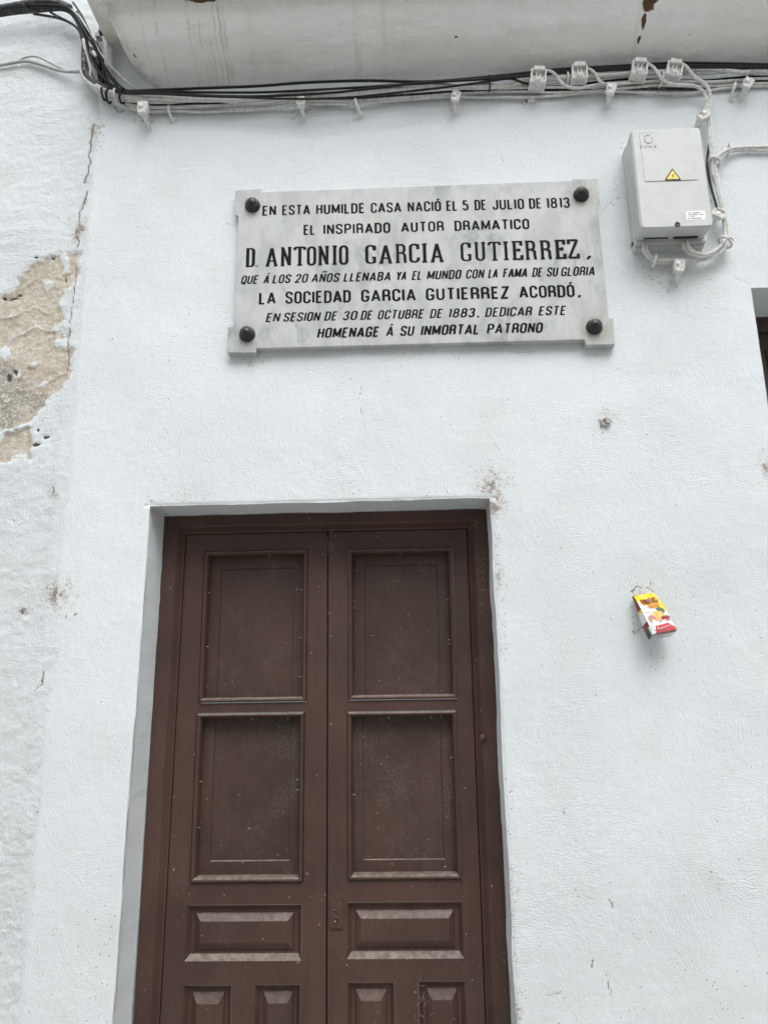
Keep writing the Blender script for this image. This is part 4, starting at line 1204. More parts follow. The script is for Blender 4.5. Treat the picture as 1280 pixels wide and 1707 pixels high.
cable('black_cable', [(150, 94, .06), (166, 119, .06), (178, 135, .06), (190, 147, .06), (206, 154.5, .066), (262, 155, .066), (340, 159, .066), (430, 160.5, .066), (540, 155.6, .066), (597, 150, .066), (646, 144.5, .066), (716, 137.5, .07), (773, 134, .07), (850, 129.5, .07), (928, 122, .06), (1016, 117, .06), (1090, 113, .06), (1146, 112, .06), (1280, 113, .06), (1560, 117, .06)], .0045, 'cable_black', 'third black cable, rising from the painted bundle to join the upper two', GB)
cable('black_cable', [(175, 137, .05), (186, 148, .06), (205, 155, .07), (262, 156.5, .07), (340, 160.5, .07), (400, 162.3, .07), (470, 164.5, .072), (523, 164.6, .072), (597, 161, .072), (681, 152.3, .072), (752, 144, .072), (815, 135.5, .07), (850, 131.3, .066), (872, 138, .05), (900, 144, .03), (935, 143.5, .02), (985, 138, .02), (1020, 134, .02), (1060, 131.5, .02), (1100, 133.5, .02), (1170, 134, .02), (1225, 129.5, .02), (1280, 127, .02), (1560, 125, .02)], .0040, 'cable_black', 'lowest black cable, sagging across the front of the first hooked bracket', GB)
# limewashed thick pair
cable('painted_cable', [(139, 118, .05), (141, 129, .05), (150, 140, .05), (166, 150, .05), (188, 158, .05), (228, 164, .045), (262, 165, .045), (336, 166.5, .045), (400, 166, .045), (470, 160, .045), (540, 154, .045), (600, 154.5, .045), (660, 148, .045), (720, 142.5, .04), (790, 146, .04), (850, 141.5, .045), (879, 133, .05), (915, 131, .05), (960, 128, .05), (1010, 124.5, .05), (1060, 120, .05), (1105, 120, .05), (1150, 114.5, .05), (1190, 115, .05), (1240, 121, .05), (1280, 116.5, .05), (1560, 116, .05)], .0080, 'cable_painted', 'thick limewashed cable, front one of the twisted pair under the black lines', GP, wob=.0015)
cable('painted_cable', [(146, 136, .035), (166, 154, .04), (190, 164, .035), (228, 169, .03), (275, 170, .03), (336, 164.5, .03), (400, 171, .03), (470, 166, .03), (540, 159.5, .03), (600, 150, .03), (660, 153, .03), (720, 147.5, .03), (790, 140.5, .03), (850, 146, .03), (890, 140, .032), (930, 136, .035), (985, 130.5, .035), (1030, 126.5, .035), (1080, 128, .035), (1130, 122, .035), (1190, 121.5, .035), (1240, 116, .035), (1280, 122.5, .035), (1560, 122, .035)], .0075, 'cable_painted', 'thick limewashed cable, rear one of the twisted pair under the black lines', GP, wob=.0015)
cable('painted_cable', [(185, 160, .02), (205, 172, .02), (228, 178.5, .02), (262, 180, .02), (340, 178, .02), (430, 173.5, .02), (512, 169, .02), (586, 168.5, .02), (681, 162, .02), (751, 157, .02), (830, 153, .02), (935, 154, .02), (1009, 150.5, .02), (1076, 143.5, .02), (1146, 143.5, .02), (1217, 142.5, .02), (1280, 138.5, .02), (1560, 136, .02)], .0050, 'cable_painted', 'thin limewashed cable, upper of the two lowest lines on the wall', GP, wob=.001)
cable('painted_cable', [(170, 150, .015), (195, 170, .015), (222, 181, .015), (249, 186.5, .015), (289, 185, .015), (353, 186.5, .015), (430, 181.5, .015), (491, 173.5, .015), (586, 173.2, .015), (681, 166, .015), (751, 161.5, .015), (850, 162.7, .015), (918, 160, .015), (1009, 152.8, .015), (1058, 153.5, .015), (1129, 156, .015), (1168, 153.5, .015), (1210, 147, .015), (1280, 143, .015), (1560, 141, .015)], .0052, 'cable_painted', 'thin limewashed cable, lowest line of all on the wall', GP, wob=.001)
cable('painted_cable', [(830, 148, .03), (880, 146, .03), (935, 145, .03), (985, 146, .03), (1030, 140.5, .03), (1076, 136, .03), (1120, 134.5, .03), (1180, 137, .03), (1240, 133, .03), (1280, 130, .03), (1560, 128, .03)], .0050, 'cable_painted', 'thin limewashed cable appearing behind the first connector on the left', GP, wob=.001)
cable('black_cable', [(200, 166, .012), (228, 172.5, .012), (262, 174.5, .012), (340, 172.3, .012), (430, 169.5, .012), (512, 164.8, .012), (600, 163, .012), (700, 156.5, .012), (760, 152.5, .012), (850, 151, .012), (920, 150, .012), (1000, 147.5, .012), (1060, 148, .012), (1120, 148, .012), (1180, 148.5, .012), (1230, 142, .012), (1280, 134.5, .012), (1560, 132, .012)], .0046, 'cable_grey', 'dark strand added for the shadow gap between the thick limewashed pair and the thin lower lines', GB)  # added dark tube standing in for the shadow below the thick pair
# loops from the connectors
cable('connector_lead', [(904, 121, .062), (914, 118, .066), (925, 124, .066), (937, 140, .062), (952, 146.5, .056), (972, 146, .05), (995, 141, .045), (1012, 140, .04)], .0056, 'cable_painted', 'limewashed lead looping right out of the leftmost connector', 'leads from the connectors')
cable('connector_lead', [(972, 115, .062), (981, 115, .066), (991, 122, .066), (998, 134, .062), (1007, 140, .054), (1018, 141, .045), (1050, 138, .04)], .0056, 'cable_painted', 'limewashed lead looping right out of the second connector from the left', 'leads from the connectors')
cable('connector_lead', [(1070, 108, .062), (1079, 107, .066), (1089, 113, .066), (1098, 125, .064), (1106, 135, .06), (1120, 141, .055), (1143, 142, .05), (1160, 144, .045), (1170, 151, .04), (1176, 162, .036), (1178, 178, .034), (1178, 192, .034), (1181, 215, .034), (1184, 250, .034), (1187, 275, .034), (1192, 300, .034), (1198, 330, .034), (1203, 352, .034), (1207, 380, .034), (1207, 400, .036), (1196, 414, .042), (1178, 424, .05), (1160, 422, .06), (1148, 414, .065), (1144, 402, .06)], .0064, 'cable_painted', 'limewashed lead from the third connector down beside the box into its underside', 'leads from the connectors')
cable('connector_lead', [(1129, 108, .062), (1138, 108, .066), (1147, 116, .064), (1157, 129, .06), (1170, 137, .055), (1179, 146, .05), (1183, 160, .042), (1182, 178, .036), (1183, 200, .036), (1187, 245, .036), (1190, 275, .036), (1196, 305, .036), (1203, 340, .036), (1209, 365, .034), (1213, 390, .034), (1212, 405, .034), (1200, 421, .034), (1180, 431, .034), (1150, 434.5, .034), (1120, 433.5, .034), (1096, 433, .034), (1083, 427, .04), (1077, 416, .045), (1078, 403, .04)], .0068, 'cable_painted', 'limewashed lead from the rightmost connector down and round under the box', 'leads from the connectors')
cable('drop_cable', [(1184, 230, .02), (1180, 250, .018), (1178, 275, .016), (1184, 310, .015), (1192, 338, .018), (1197, 355, .022)], .0045, 'cable_grey', 'dark thin cable in the gap right of the junction box', GD)
cable('drop_cable', [(1214, 398, .022), (1206, 414, .022), (1186, 426, .024), (1165, 430, .03), (1150, 424, .045), (1140, 414, .055), (1138, 402, .05)], .0060, 'cable_painted', 'short limewashed cable curving under the box from the right tie', GD)
cable('drop_cable', [(1132, 437, .022), (1110, 438, .022), (1092, 437, .026), (1079, 428, .04), (1072, 416, .045), (1073, 402, .04)], .0058, 'cable_painted', 'limewashed cable hooking up into the left entry of the box', GD)
cable('branch_cable', [(1190, 300, .03), (1186, 283, .034), (1188, 272, .04), (1194, 262, .042), (1203, 254, .038), (1216, 248.5, .025), (1238, 246, .018), (1280, 245.5, .018), (1560, 246, .018)], .0072, 'cable_painted', 'upper of the two limewashed cables branching right from the drop', 'cables branching right from the drop')
cable('branch_cable', [(1192, 305, .028), (1189, 288, .030), (1192, 276, .034), (1198, 266, .034), (1206, 258, .030), (1217, 252.5, .02), (1238, 250, .014), (1280, 250.5, .014), (1560, 251, .014)], .0060, 'cable_painted', 'lower of the two limewashed cables branching right from the drop', 'cables branching right from the drop')
# the corner bundle
cable('corner_cable', [(-420, 92, .05), (-220, 54, .05), (-60, 30, .05), (0, 23, .05), (47, 17, .05), (87, 13, .05), (109, 14, .05), (123, 23, .052), (133, 39, .055), (140, 59, .055), (143, 80, .055), (142, 101, .055), (142, 120, .05), (150, 134, .05), (160, 145, .05)], .0125, 'cable_grey', 'thickest dusty black cable of the corner bundle, bending down at the corner', GL, wob=.001)
cable('corner_cable', [(-420, 80, .06), (-220, 44, .06), (-60, 22, .06), (0, 15, .06), (47, 7, .06), (70, 4, .06), (100, 6, .058), (118, 14, .056)], .0150, 'cable_grey', 'thick taped sleeve entering at the top left edge', GL, wob=.001)
cable('corner_cable', [(56, 23, .03), (87.5, 28, .03), (106, 33, .034), (122, 41, .04), (133, 52, .045), (138, 66, .05), (138, 94, .05), (138, 116, .05), (141, 128, .045), (152, 142, .04)], .0048, 'cable_grey', 'thin grey cable, lowest to leave the sleeve on the left wall', GL)
cable('corner_cable', [(84, 20, .04), (100, 29, .04), (116, 37, .045), (130, 48, .05), (141, 70, .06), (150, 94, .06), (158, 110, .058), (166, 121, .055), (175, 134, .05)], .0046, 'cable_grey', 'thin dark cable crossing under the sleeve towards the corner', GL)
cable('corner_cable', [(92, -8, .06), (112, 11, .06), (133, 28, .065), (150, 56, .07), (160, 75, .07), (170, 91, .07), (184, 108, .066), (200, 125, .06), (214, 139, .05), (226, 149, .035)], .0040, 'cable_painted', 'thin white cable running out to the right of the corner bundle', GL)
cable('corner_cable', [(128, 20, .05), (140, 40, .06), (147, 54, .064), (162, 75, .064), (171, 95, .06), (173, 122, .056), (178, 137, .055), (190, 148, .055)], .0055, 'cable_black', 'dark cable, rightmost of the hanging corner bundle', GL)
cable('corner_cable', [(126, 26, .045), (138, 50, .05), (146, 75, .05), (148, 100, .045), (149, 118, .045), (156, 131, .045), (170, 142, .05), (184, 150, .05)], .0085, 'cable_grey', 'dusty dark cable in the middle of the corner bundle', GL, wob=.0015)
cable('corner_cable', [(136, 60, .04), (145, 84, .035), (158, 103, .03), (167, 114, .03), (170, 125, .035), (172, 140, .04)], .0075, 'cable_black', 'short black cable in the hollow of the corner', GL, wob=.002)
cable('corner_cable', [(137, 118, .05), (143, 133, .052), (158, 144, .055), (176, 151, .056), (196, 156, .055), (228, 161, .05), (262, 161, .045)], .0085, 'cable_painted', 'limewashed cable gathered under the black ties at the corner', GL)
cable('corner_cable', [(141, 128, .03), (150, 140, .03), (162, 152, .034), (180, 163, .03), (200, 174, .02), (216, 182, .012)], .0075, 'cable_painted', 'limewashed cable, lowest in the bend below the black ties', GL)
cable('wall_cable', [(-420, 160, .012), (-220, 138, .012), (-60, 118, .012), (0, 109, .012), (24, 104.5, .012), (47, 102, .012), (70, 108, .012), (94, 116, .014), (112, 119.5, .02), (128, 119.5, .03), (140, 119, .045)], .0062, 'cable_oldgrey', 'grey cable lying along the left wall', 'cables on the left wall')
cable('wall_cable', [(30, 103, .012), (36, 99, .014), (47, 94.8, .016), (62, 94.5, .016), (78, 101.6, .016), (92, 109, .016), (103, 114.5, .016), (114, 118.5, .016)], .0036, 'cable_oldgrey', 'thin grey cable arching above the thicker one on the left wall', 'cables on the left wall')
cable('corner_cable', [(122, 4, .05), (136, 24, .055), (146, 44, .06), (153, 62, .066), (158, 84, .062), (164, 104, .05), (176, 124, .05), (184, 140, .05), (198, 150, .055), (214, 154, .06)], .0042, 'cable_grey', 'thin dusty cable threading the middle of the corner tangle', GL, wob=.001)
cable('corner_cable', [(130, 30, .07), (144, 48, .074), (157, 70, .076), (166, 92, .072), (180, 118, .066), (196, 139, .064), (208, 149, .064)], .0036, 'cable_black', 'thin black cable lying on top of the corner tangle', GL)
cable('corner_cable', [(140, 66, .062), (143, 84, .06), (149, 104, .056), (152, 116, .052), (150, 128, .05), (158, 139, .052), (172, 147, .055)], .0062, 'cable_painted', 'short limewashed cable inside the left of the corner tangle', GL, wob=.002)
cable('corner_cable', [(152, 80, .05), (157, 92, .05), (163, 110, .04), (165, 126, .034), (168, 142, .036)], .0050, 'cable_grey', 'dark cable hanging straight behind the corner tangle', GL, wob=.002)
mm = MB(); mm.tube(spline([at_wall(160, 92, .055), at_wall(164, 103, .055), at_wall(168, 114, .052)]), 0.0115, 10)
mm.tube([at_wall(158, 87, .056), at_wall(160, 93, .055)], .0075, 10)
tag(mm.build('cable_splice', M['cable_black'], fixn=False), 'short black taped splice hanging in the corner tangle', 'splice')
mm = MB(); mm.tube(spline([at_wall(156, 86, .066), at_wall(158.5, 90, .066), at_wall(161, 95, .064)]), .0062, 10)
tag(mm.build('wire_cap', M['clip_bolt'], fixn=False), 'small white wire cap above the black splice in the corner', 'wire cap')
# a white pipe and its bracket behind the bundle
pm = MB(); pm.tube(spline([at_wall(183.5, 76, .03), at_wall(184.5, 100, .03), at_wall(184, 125, .025), at_wall(183, 143, .02)]), .0115, 12)
pm.tube([at_wall(183.3, 74, .03), at_wall(183.5, 80, .03)], .0125, 12)
tag(pm.build('white_pipe', M['cable_painted'], fixn=False), 'short white vertical pipe in the corner behind the cable bundle', 'pipe')
pr = MB()
pr.tube(spline([at_wall(171, 32, .02), at_wall(166, 52, .022), at_wall(162, 75, .02)]), .0058, 8)
c = at_wall(166, 59, .03)
pr.box(c.x - .014, c.x + .006, c.y - .008, c.y + .02, c.z - .010, c.z + .008)
pr.lathe([(.008, 0), (.008, .016), (.005, .017), (0, .018)], (c.x + .012, c.y - .004, c.z), 10, mat=1)
tag(pr.build('small_bracket', [M['cable_oldgrey'], M['cable_grey']]), 'small grey rod with a dark bolted bracket below the cornice end', 'bracket')

# ties: rings round the bundles
def tie(px, py, ry, rz, mat, label, off=.05, tail=None, group='cable ties', tilt=0.0, r=.0022):
    c = at_wall(px, py, off)
    m = MB()
    P = []
    for k in range(17):
        a = 2*pi*k/16
        P.append(Vector((c.x + tilt*sin(a)*rz, c.y + ry*cos(a), c.z + rz*sin(a))))
    m.tube(P, r*1.35, 6)
    if tail:
        m.tube(spline([Vector((c.x, c.y - ry, c.z)), Vector((c.x + tail[0]*.5, c.y - ry - .012, c.z + tail[1]*.5)), Vector((c.x + tail[0], c.y - ry - .004, c.z + tail[1]))]), r*.9, 6)
    return tag(m.build('cable_tie', M[mat], fixn=False), label, 'cable tie', group)
tie(173, 157, .022, .022, 'cable_black', 'black tie nearest the corner on the painted bundle', .048, tilt=-.1, r=.003)
tie(182, 160, .024, .026, 'cable_black', 'black tie with a knob below, second from the corner', .05, tail=(.002, -.03), tilt=.1, r=.003)
tie(205, 160, .024, .026, 'cable_black', 'black tie third from the corner, where the black lines begin', .05, tilt=.25, r=.003)
tie(194, 159, .024, .020, 'clip', 'cream tie between two black ties', .05, r=.003)
tie(815, 139, .028, .026, 'cable_black', 'black tie hanging on the lines left of the first connector', .05, tilt=0, r=.0022)
tie(1102, 133, .028, .024, 'clip', 'white tie with a long tail between the two right connectors', .048, tail=(-.012, -.03), tilt=.2)
tie(1190, 271, .026, .012, 'clip', 'white tie where the two cables branch right', .03, tilt=-1.4, r=.0035)
tie(1214, 249, .016, .020, 'clip', 'white tie on the two branching cables', .02, tilt=.2, r=.003)
tie(1090, 435, .020, .018, 'clip', 'white tie on the loop under the left end of the box', .032, tilt=.3, r=.0035)
tie(1208, 404, .024, .016, 'clip', 'white tie at the bend below right of the box', .035, tilt=-1.2, tail=(.016, -.012), r=.0035)
tie(945, 131, .020, .022, 'clip', 'white tie standing between the two left connectors', .045, r=.003)

# bracket clips with a white bolt
def clip_proto():
    root = empty('cable_bracket', (0, 0, 0))
    m = MB()
    # plate over the cables, bent wings, slot lip and a tapering prong to the wall
    m.prism([(-.022, -.030), (.020, -.034), (.024, .026), (.010, .034), (-.018, .030)], -.078, -.070)
    m.prism([(-.024, -.022), (-.018, -.022), (-.016, .024), (-.022, .026)], -.086, -.055)
    m.prism([(.018, -.026), (.024, -.026), (.026, .020), (.020, .022)], -.086, -.055)
    m.box(-.020, .020, -.088, -.068, -.040, -.030)
    m.hexa([(-.012, -.074, -.036), (.014, -.074, -.036), (.022, -.004, -.064), (.010, -.004, -.067)], [(-.012, -.060, -.036), (.014, -.060, -.036), (.022, .006, -.056), (.010, .006, -.059)])
    m.box(-.010, .010, -.070, .004, -.012, .006)
    m.build('body', M['clip'], root, bevel=.002, world=False)
    b = MB()
    b.lathe([(.0105, .0), (.0105, .007), (.009, .0095), (.0, .0105)], (-.006, -.077, .004), 16)
    b.build('bolt', M['clip_bolt'], root, world=False)
    return root
CP = clip_proto()
def kids(o): return [c for c in bpy.data.objects if c.parent == o]
def copy_thing(o):
    c = o.copy(); COL.objects.link(c)
    for ch in kids(o):
        d = ch.copy(); COL.objects.link(d); d.parent = c
    return c
def place_all(proto, spots, cat, group):
    objs = [proto] + [copy_thing(proto) for _ in spots[1:]]
    for o, (px, py, off, rz, sc, label) in zip(objs, spots):
        p = at_wall(px, py, off)
        o.location = (p.x, wall_y(p.x), p.z)
        o.rotation_euler = (0, rz, 0)
        o.scale = (sc, sc, sc)
        tag(o, label, cat, group)
place_all(CP, [
    (236, 173, .075, radians(0), .80, 'white bolted bracket at the left end, just right of the black ties'),
    (500, 160, .075, radians(0), .66, 'bracket with a pointed prong below the sagging black cables, second from the left'),
    (760, 151, .075, radians(12), .68, 'white bolted bracket in the middle of the cable run, above the plaque'),
    (1020, 140, .075, radians(16), .74, 'white bolted bracket between the second and third connectors'),
    (1250, 130, .075, radians(32), .72, 'white bolted bracket tilted near the right edge of the picture'),
    (1174, 189, .06, radians(52), .72, 'bracket above the top right corner of the junction box'),
    (1198, 354, .06, radians(-62), .70, 'bracket holding the drop cables beside the lower right of the box'),
    (1132, 440, .06, radians(8), .74, 'bracket hanging under the junction box with its bolt facing out')], 'cable bracket', 'bolted cable brackets')

def hook_proto():
    root = empty('cable_hook')
    m = MB()
    m.tube(spline([(.0, -.004, .016), (-.003, -.030, .016), (-.004, -.040, .004), (-.001, -.036, -.014), (.005, -.018, -.032), (.012, .002, -.040)], .006), .0058, 8)
    m.build('strap', M['clip'], root, fixn=False, world=False)
    b = MB(); b.lathe([(.008, -.004), (.008, .006), (.005, .009), (0, .010)], (.012, -.004, -.034), 10)
    b.build('nail', M['clip'], root, world=False)
    return root
place_all(hook_proto(), [(284, 184, .02, radians(0), .85, 'small curled hook right of the leftmost bracket'), (595, 175, .02, radians(-8), 1.0, 'small curled hook left of the middle bracket'),
          (1222, 149, .02, radians(28), 1.0, 'small curled hook at the right, beside the tilted bracket')], 'cable hook', 'small cable hooks')
m = MB(); c = at_wall(885, 160, 0)
m.box(c.x - .016, c.x + .014, -.010, .006, c.z - .004, c.z + .034); m.box(c.x - .016, c.x + .012, -.012, .006, c.z - .034, c.z - .016)
m.box(c.x - .022, c.x - .018, -.006, .005, c.z - .03, c.z - .018, 1)
tag(m.build('wall_bracket', [M['clip'], M['dark']], bevel=.002), 'flat limewashed wall plate behind the lines below the leftmost connector', 'bracket')

# piercing connectors
def conn_proto():
    root = empty('cable_connector')
    m = MB()
    F = [(-.024, -.064, -.028), (.022, -.064, -.028), (.020, -.060, .020), (-.018, -.060, .020)]
    Bk = [(-.020, -.012, -.024), (.020, -.012, -.024), (.020, -.012, .018), (-.020, -.012, .018)]
    m.hexa(F, Bk)
    for x in (-.026, .020):
        m.prism([(x, -.034), (x + .007, -.034), (x + .006, .018), (x + .001, .020)], -.074, -.028)
    for x in (-.008, .003):
        m.prism([(x, -.024), (x + .005, -.026), (x + .004, .006), (x + .001, .006)], -.072, -.05)
    m.build('body', M['clip'], root, bevel=.0025, world=False)
    c = MB()
    c.hexa([(-.020, -.078, .010), (.021, -.078, .012), (.020, -.070, .036), (-.017, -.070, .034)], [(-.019, -.018, .012), (.020, -.018, .014), (.019, -.018, .034), (-.016, -.018, .032)])
    c.build('cap', M['clip'], root, bevel=.003, world=False)
    b = MB()
    b.lathe([(.010, .0), (.010, .006), (.0075, .010), (.006, .016), (.0, .018)], (0, -.064, -.026), 6, smooth=False)
    b.build('bolt', M['clip'], root, world=False)
    return root
place_all(conn_proto(), [(896, 129, .062, radians(8), 1.12, 'lumpy limewashed connector, leftmost of the four on the cables'), (964, 122, .062, radians(3), 1.12, 'limewashed connector with a flat cap, second from the left'),
          (1064, 115, .062, radians(10), 1.12, 'limewashed connector, third from the left, under the long rust stain'), (1122, 117, .062, radians(14), 1.12, 'limewashed connector, rightmost, above the junction box')], 'connector', 'piercing connectors on the cables')

# ------------------------------------------------------------------ the carton stuck to the wall
def carton():
    W, H, Dp = .082, .146, .036
    th, tilt = radians(20.5), radians(24)
    base = at(1091, 1020, -.055)
    V = Vector((-.22, .36, .90)).normalized()
    U = Vector((.88, .20, .08)); U = (U - V*U.dot(V)).normalized()
    Nn = V.cross(U); Nn = Nn if Nn.y < 0 else -Nn
    root = empty('drink_carton', (base.x, 0, base.z - .07), 'crushed yellow and white fruit and milk carton stuck to the wall right of the door', 'drink carton')
    def P(u, v, n=0.0):
        """u -1..1 across, v 0..1 up, n out of the front"""
        w = W/2*(1 - .10*max(0, v - .55)/.45)
        dent = .006*math.exp(-((u + .3)**2/.18 + (v - .52)**2/.02)) + .004*math.exp(-((u - .4)**2/.1 + (v - .25)**2/.02)) + .003*sin(u*5 + v*11)*v
        flat = .014*max(0, v - .62)/.38
        return base + U*(u*w) + V*((v - .5)*H) + Nn*(n*1.8 - dent*.6 - flat)
    def S(side, t, v):
        """side faces: t 0 at the front edge, 1 at the back"""
        dep = Dp*(1 - .75*max(0, v - .3)/.7)
        return P(side, v) - Nn*(dep*t) + U*(side*.004*sin(v*8)*t*(1 - t)*2)
    mats = [M[k] for k in ('c_white', 'c_yellow', 'c_red', 'c_darkred', 'c_foil', 'c_black')]
    m = MB()
    nu, nv = 10, 16
    vs = []; fs = []
    for j in range(nv + 1):
        for i in range(nu + 1): vs.append(P(-1 + 2*i/nu, j/nv))
    b0 = len(m.v)
    for j in range(nv):
        for i in range(nu):
            u = -1 + 2*(i + .5)/nu; v = (j + .5)/nv
            mt = 0
            if v > .50 and u > -.85 + 1.15*max(0, (.80 - v))/.3 - (.0 if v < .8 else .15): mt = 1
            q = j*(nu + 1) + i
            m.add([vs[q], vs[q + 1], vs[q + nu + 2], vs[q + nu + 1]], [(0, 1, 2, 3)], mt, True)
    for side in (-1, 1):
        nt = 4
        for j in range(nv):
            for i in range(nt):
                v = (j + .5)/nv
                mt = 0
                if side < 0:
                    if v > .62 or .16 < v < .30: mt = 3
                    elif .03 < v < .16 and i in (1, 2, 3): mt = 5
                    elif .55 < v < .62: mt = 1
                else: mt = 1 if v > .45 else (3 if .28 < v < .4 else 0)
                a, b = j/nv, (j + 1)/nv
                m.add([S(side, i/nt, a), S(side, (i + 1)/nt, a), S(side, (i + 1)/nt, b), S(side, i/nt, b)], [(0, 1, 2, 3)], mt, True)
    # bottom with its folded flaps, back and crimped top
    bt = [P(-1, 0), P(1, 0), S(1, 1, 0), S(-1, 1, 0)]
    m.add(bt, [(0, 1, 2, 3)], 4)
    cen = (bt[0] + bt[1] + bt[2] + bt[3])/4 - V*.0008
    m.add([bt[0]*.96 + cen*.04 - V*.0006, cen + U*.008, bt[3]*.96 + cen*.04 - V*.0006], [(0, 1, 2)], 4)
    m.add([bt[1]*.96 + cen*.04 - V*.001, cen - U*.004, bt[2]*.96 + cen*.04 - V*.001], [(0, 1, 2)], 0)
    e = (bt[3] - bt[0])*.12
    m.add([bt[0] - V*.0012, bt[1] - V*.0012, bt[1] + e - V*.0012, bt[0] + e - V*.0012], [(0, 1, 2, 3)], 3)
    m.add([S(-1, 1, 0), S(1, 1, 0), S(1, 1, 1), S(-1, 1, 1)], [(0, 1, 2, 3)], 0)
    tp = [P(-1, 1), P(1, 1), S(1, 1, 1), S(-1, 1, 1)]
    m.add([tp[0], (tp[0] + tp[1])/2 - V*.006, tp[1], tp[2] + V*.006, tp[3] + V*.004], [(0, 1, 2, 3, 4)], 1)
    m.build('box', mats, root, fixn=False)
    # printed front
    def blob(mb, pts, mat, n):
        vs = [P(u, v, n) for u, v in pts]
        c = sum(vs, Vector())/len(vs)
        k = len(vs)
        mb.add(vs + [c], [(i, (i + 1) % k, k) for i in range(k)], mat)
    def ell(cu, cv, ru, rv, a0=0, a1=360, k=18, rot=0.0):
        o = []
        for i in range(k):
            a = radians(a0 + (a1 - a0)*i/(k - (0 if a1 - a0 >= 360 else 1)))
            x, y = ru*cos(a), rv*sin(a)
            o.append((cu + x*cos(rot) - y*sin(rot)*2, cv + x*sin(rot)*.5 + y*cos(rot)))
        return o
    d = MB()
    pm_ = [M[k] for k in ('c_pine', 'c_green', 'c_peach', 'c_pink', 'c_red', 'c_darkred', 'c_white', 'c_lime', 'c_mauve', 'c_yellow', 'c_orange')]
    blob(d, [(-.45, .46), (.05, .52), (.55, .50), (.68, .42), (.40, .34), (.12, .22), (-.05, .30)], 0, .0006)                  # pineapple slices
    blob(d, [(-.02, .50), (.02, .50), (.10, .32), (.05, .30)], 10, .0008)
    for du, dv, r in ((.30, .55, 0), (.42, .57, .2), (.56, .56, .4), (.66, .53, .6), (.70, .48, .8), (.48, .53, .3)):
        blob(d, ell(du, dv, .13, .028, rot=r - .5), 1, .0010)
    blob(d, ell(-.52, .345, .30, .085), 7, .0008)                                                                                # cut peach
    blob(d, ell(-.46, .35, .30, .095, 0, 180), 3, .0010)
    blob(d, ell(-.42, .30, .27, .075), 2, .0012)
    blob(d, ell(.62, .30, .34, .075), 3, .0010)
    blob(d, ell(.62, .335, .36, .050), 5, .0012)
    blob(d, ell(.15, .24, .22, .05), 8, .0009)
    blob(d, [(-.80, .20), (-.62, .30), (-.55, .27), (-.50, .34), (-.44, .27), (-.15, .24), (.05, .19), (.30, .20), (.45, .24), (.50, .30), (.56, .23), (1, .24), (1, .10), (-.9, .08)], 6, .0014)  # splash of milk
    blob(d, [(-.72, .02), (.92, .02), (1.0, .08), (.60, .20), (-.55, .165)], 4, .0018)
    blob(d, [(-.95, .0), (.98, .0), (1.0, .045), (.4, .018), (-.1, .035), (-.7, .02)], 5, .0019)
    blob(d, [(-.80, .74), (-.55, .66), (.2, .56), (.45, .55), (.3, .52), (-.3, .51), (-.95, .52), (-.95, .80)], 6, .0005)
    d.build('printed_picture', pm_, root, fixn=False)
    # lettering
    def word(text, u0, u1, v0, hv, mat, name, slope=0.0):
        mb = MB()
        def t3(x, z, lf):
            u = u0 + x*(u1 - u0); v = v0 + z + slope*x
            return P(u, v, .0012 + lf*2)
        # letters laid out in (u, v): width 1 across, height hv
        gl = [FONT[c] for c in text]; tot = sum(g[0] for g in gl) + .28*(len(gl) - 1)
        x = .04; k = .92/tot; lift = 0
        for g in gl:
            for pts, closed in g[1]:
                p2 = [((x + a*k), hv*(.05 + .9*b)) for a, b in pts]
                L, R = thicken(p2, closed, .070, hv*.19)
                n = len(L); lift += .00005
                vs = [t3(a, b, lift) for a, b in L] + [t3(a, b, lift) for a, b in R]
                mb.add(vs, [(i, (i + 1) % n, n + (i + 1) % n, n + i) for i in (range(n) if closed else range(n - 1))], 0)
            x += (g[0] + .28)*k
        mb.build('lettering', M[mat], root, fixn=False)
    word('FRUTAS', -.70, .74, .70, .150, 'c_darkred', 'lettering', .03)
    word('+LECHE', -.40, .66, .605, .080, 'c_orange', 'lettering', .02)
    mb = MB()
    Q = [P(-.42 + 1.10*t, .075 + .055*t + .012*sin(t*26), .0030) for t in [i/40 for i in range(41)]]
    mb.tube(Q, .0011, 5)
    Q = [P(-.42 + .09*cos(a), .10 + .03*sin(a), .0030) for a in [radians(60 + 30*i) for i in range(10)]]
    mb.tube(Q, .0011, 5)
    mb.build('script_mark', M['c_white'], root, fixn=False)
carton()

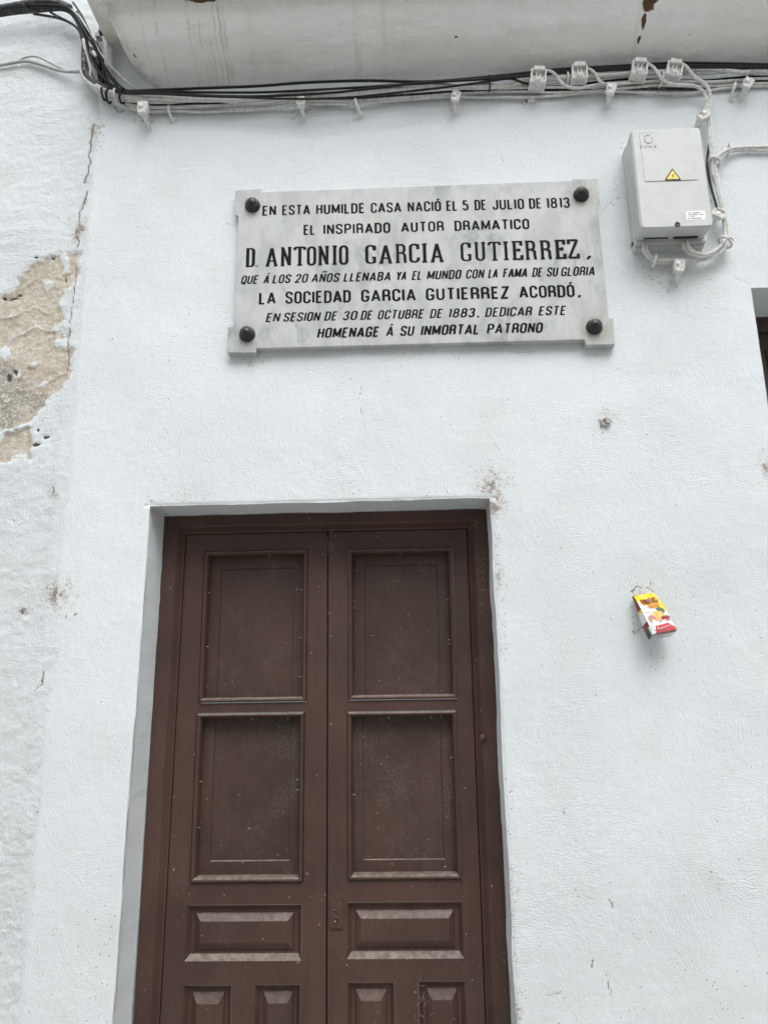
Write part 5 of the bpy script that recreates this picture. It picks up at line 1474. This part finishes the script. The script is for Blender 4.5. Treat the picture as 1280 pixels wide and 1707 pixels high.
# ------------------------------------------------------------------ small wall things
def wall_plug():
    c = at(1008, 703, 0)
    root = empty('wall_plug', (c.x, 0, c.z), 'broken plastered stub of a wall plug on the bare wall below the junction box', 'wall plug')
    m = MB()
    vs = []; fs = []
    rr = random.Random(3); n = 16
    rings = [(.024, -.006), (.018, .003), (.015, .007), (.011, .008), (.008, .004)]
    jj = [rr.uniform(.75, 1.25) for _ in range(n)]
    for r, h in rings:
        for k in range(n):
            q = 2*pi*k/n; j = jj[k]*rr.uniform(.92, 1.08)
            vs.append((c.x + r*j*cos(q), -h*rr.uniform(.8, 1.2), c.z + r*j*sin(q)))
    for i in range(len(rings) - 1):
        for k in range(n):
            k2 = (k + 1) % n; fs.append((i*n + k, i*n + k2, (i + 1)*n + k2, (i + 1)*n + k))
    m.add(vs, fs, 0, True)
    m.build('plaster_collar', M['plug'], root)
    s = MB(); s.lathe([(.009, -.01), (.0095, .012), (.008, .016), (.004, .014), (0, .013)], (c.x + .008, 0, c.z - .002), 10)
    s.build('stub', M['cable_oldgrey'], root)
wall_plug()

def cobweb(name, cx, cz, rx, rz, y0, y1, n, label, seed):
    rr = random.Random(seed)
    m = MB()
    for _ in range(n):
        a = Vector((cx + rr.gauss(0, rx*.8), rr.uniform(y0, y1), cz + rr.gauss(0, rz*.8)))
        ang = rr.uniform(0, 2*pi); L = rr.uniform(.008, .030)
        P = [a]
        for k in range(5):
            ang += rr.gauss(0, .5)
            P.append(P[-1] + Vector((cos(ang)*L/4, rr.gauss(0, .0006), sin(ang)*L/4)))
        for p in P: p.y = min(max(p.y, y0), y1)
        m.tube(P, rr.uniform(.00018, .0004), 4, caps=False)
    return tag(m.build(name, M['web'], fixn=False), label, 'cobweb')
cobweb('cobweb', -.279, 2.155, .007, .030, .190, .199, 34, 'grey cobweb at the top of the gap between the door leaves', 1)
cobweb('cobweb', .255, 1.99, .010, .075, .158, .165, 30, 'thin cobweb strands on the upper right of the door frame', 2)
cobweb('cobweb', .016, .715, .014, .045, .196, .205, 24, 'dusty cobweb beside the lowest right raised panel', 3)
cobweb('cobweb', .238, 2.20, .018, .016, .158, .166, 18, 'cobweb wisps in the upper right corner of the door frame', 4)
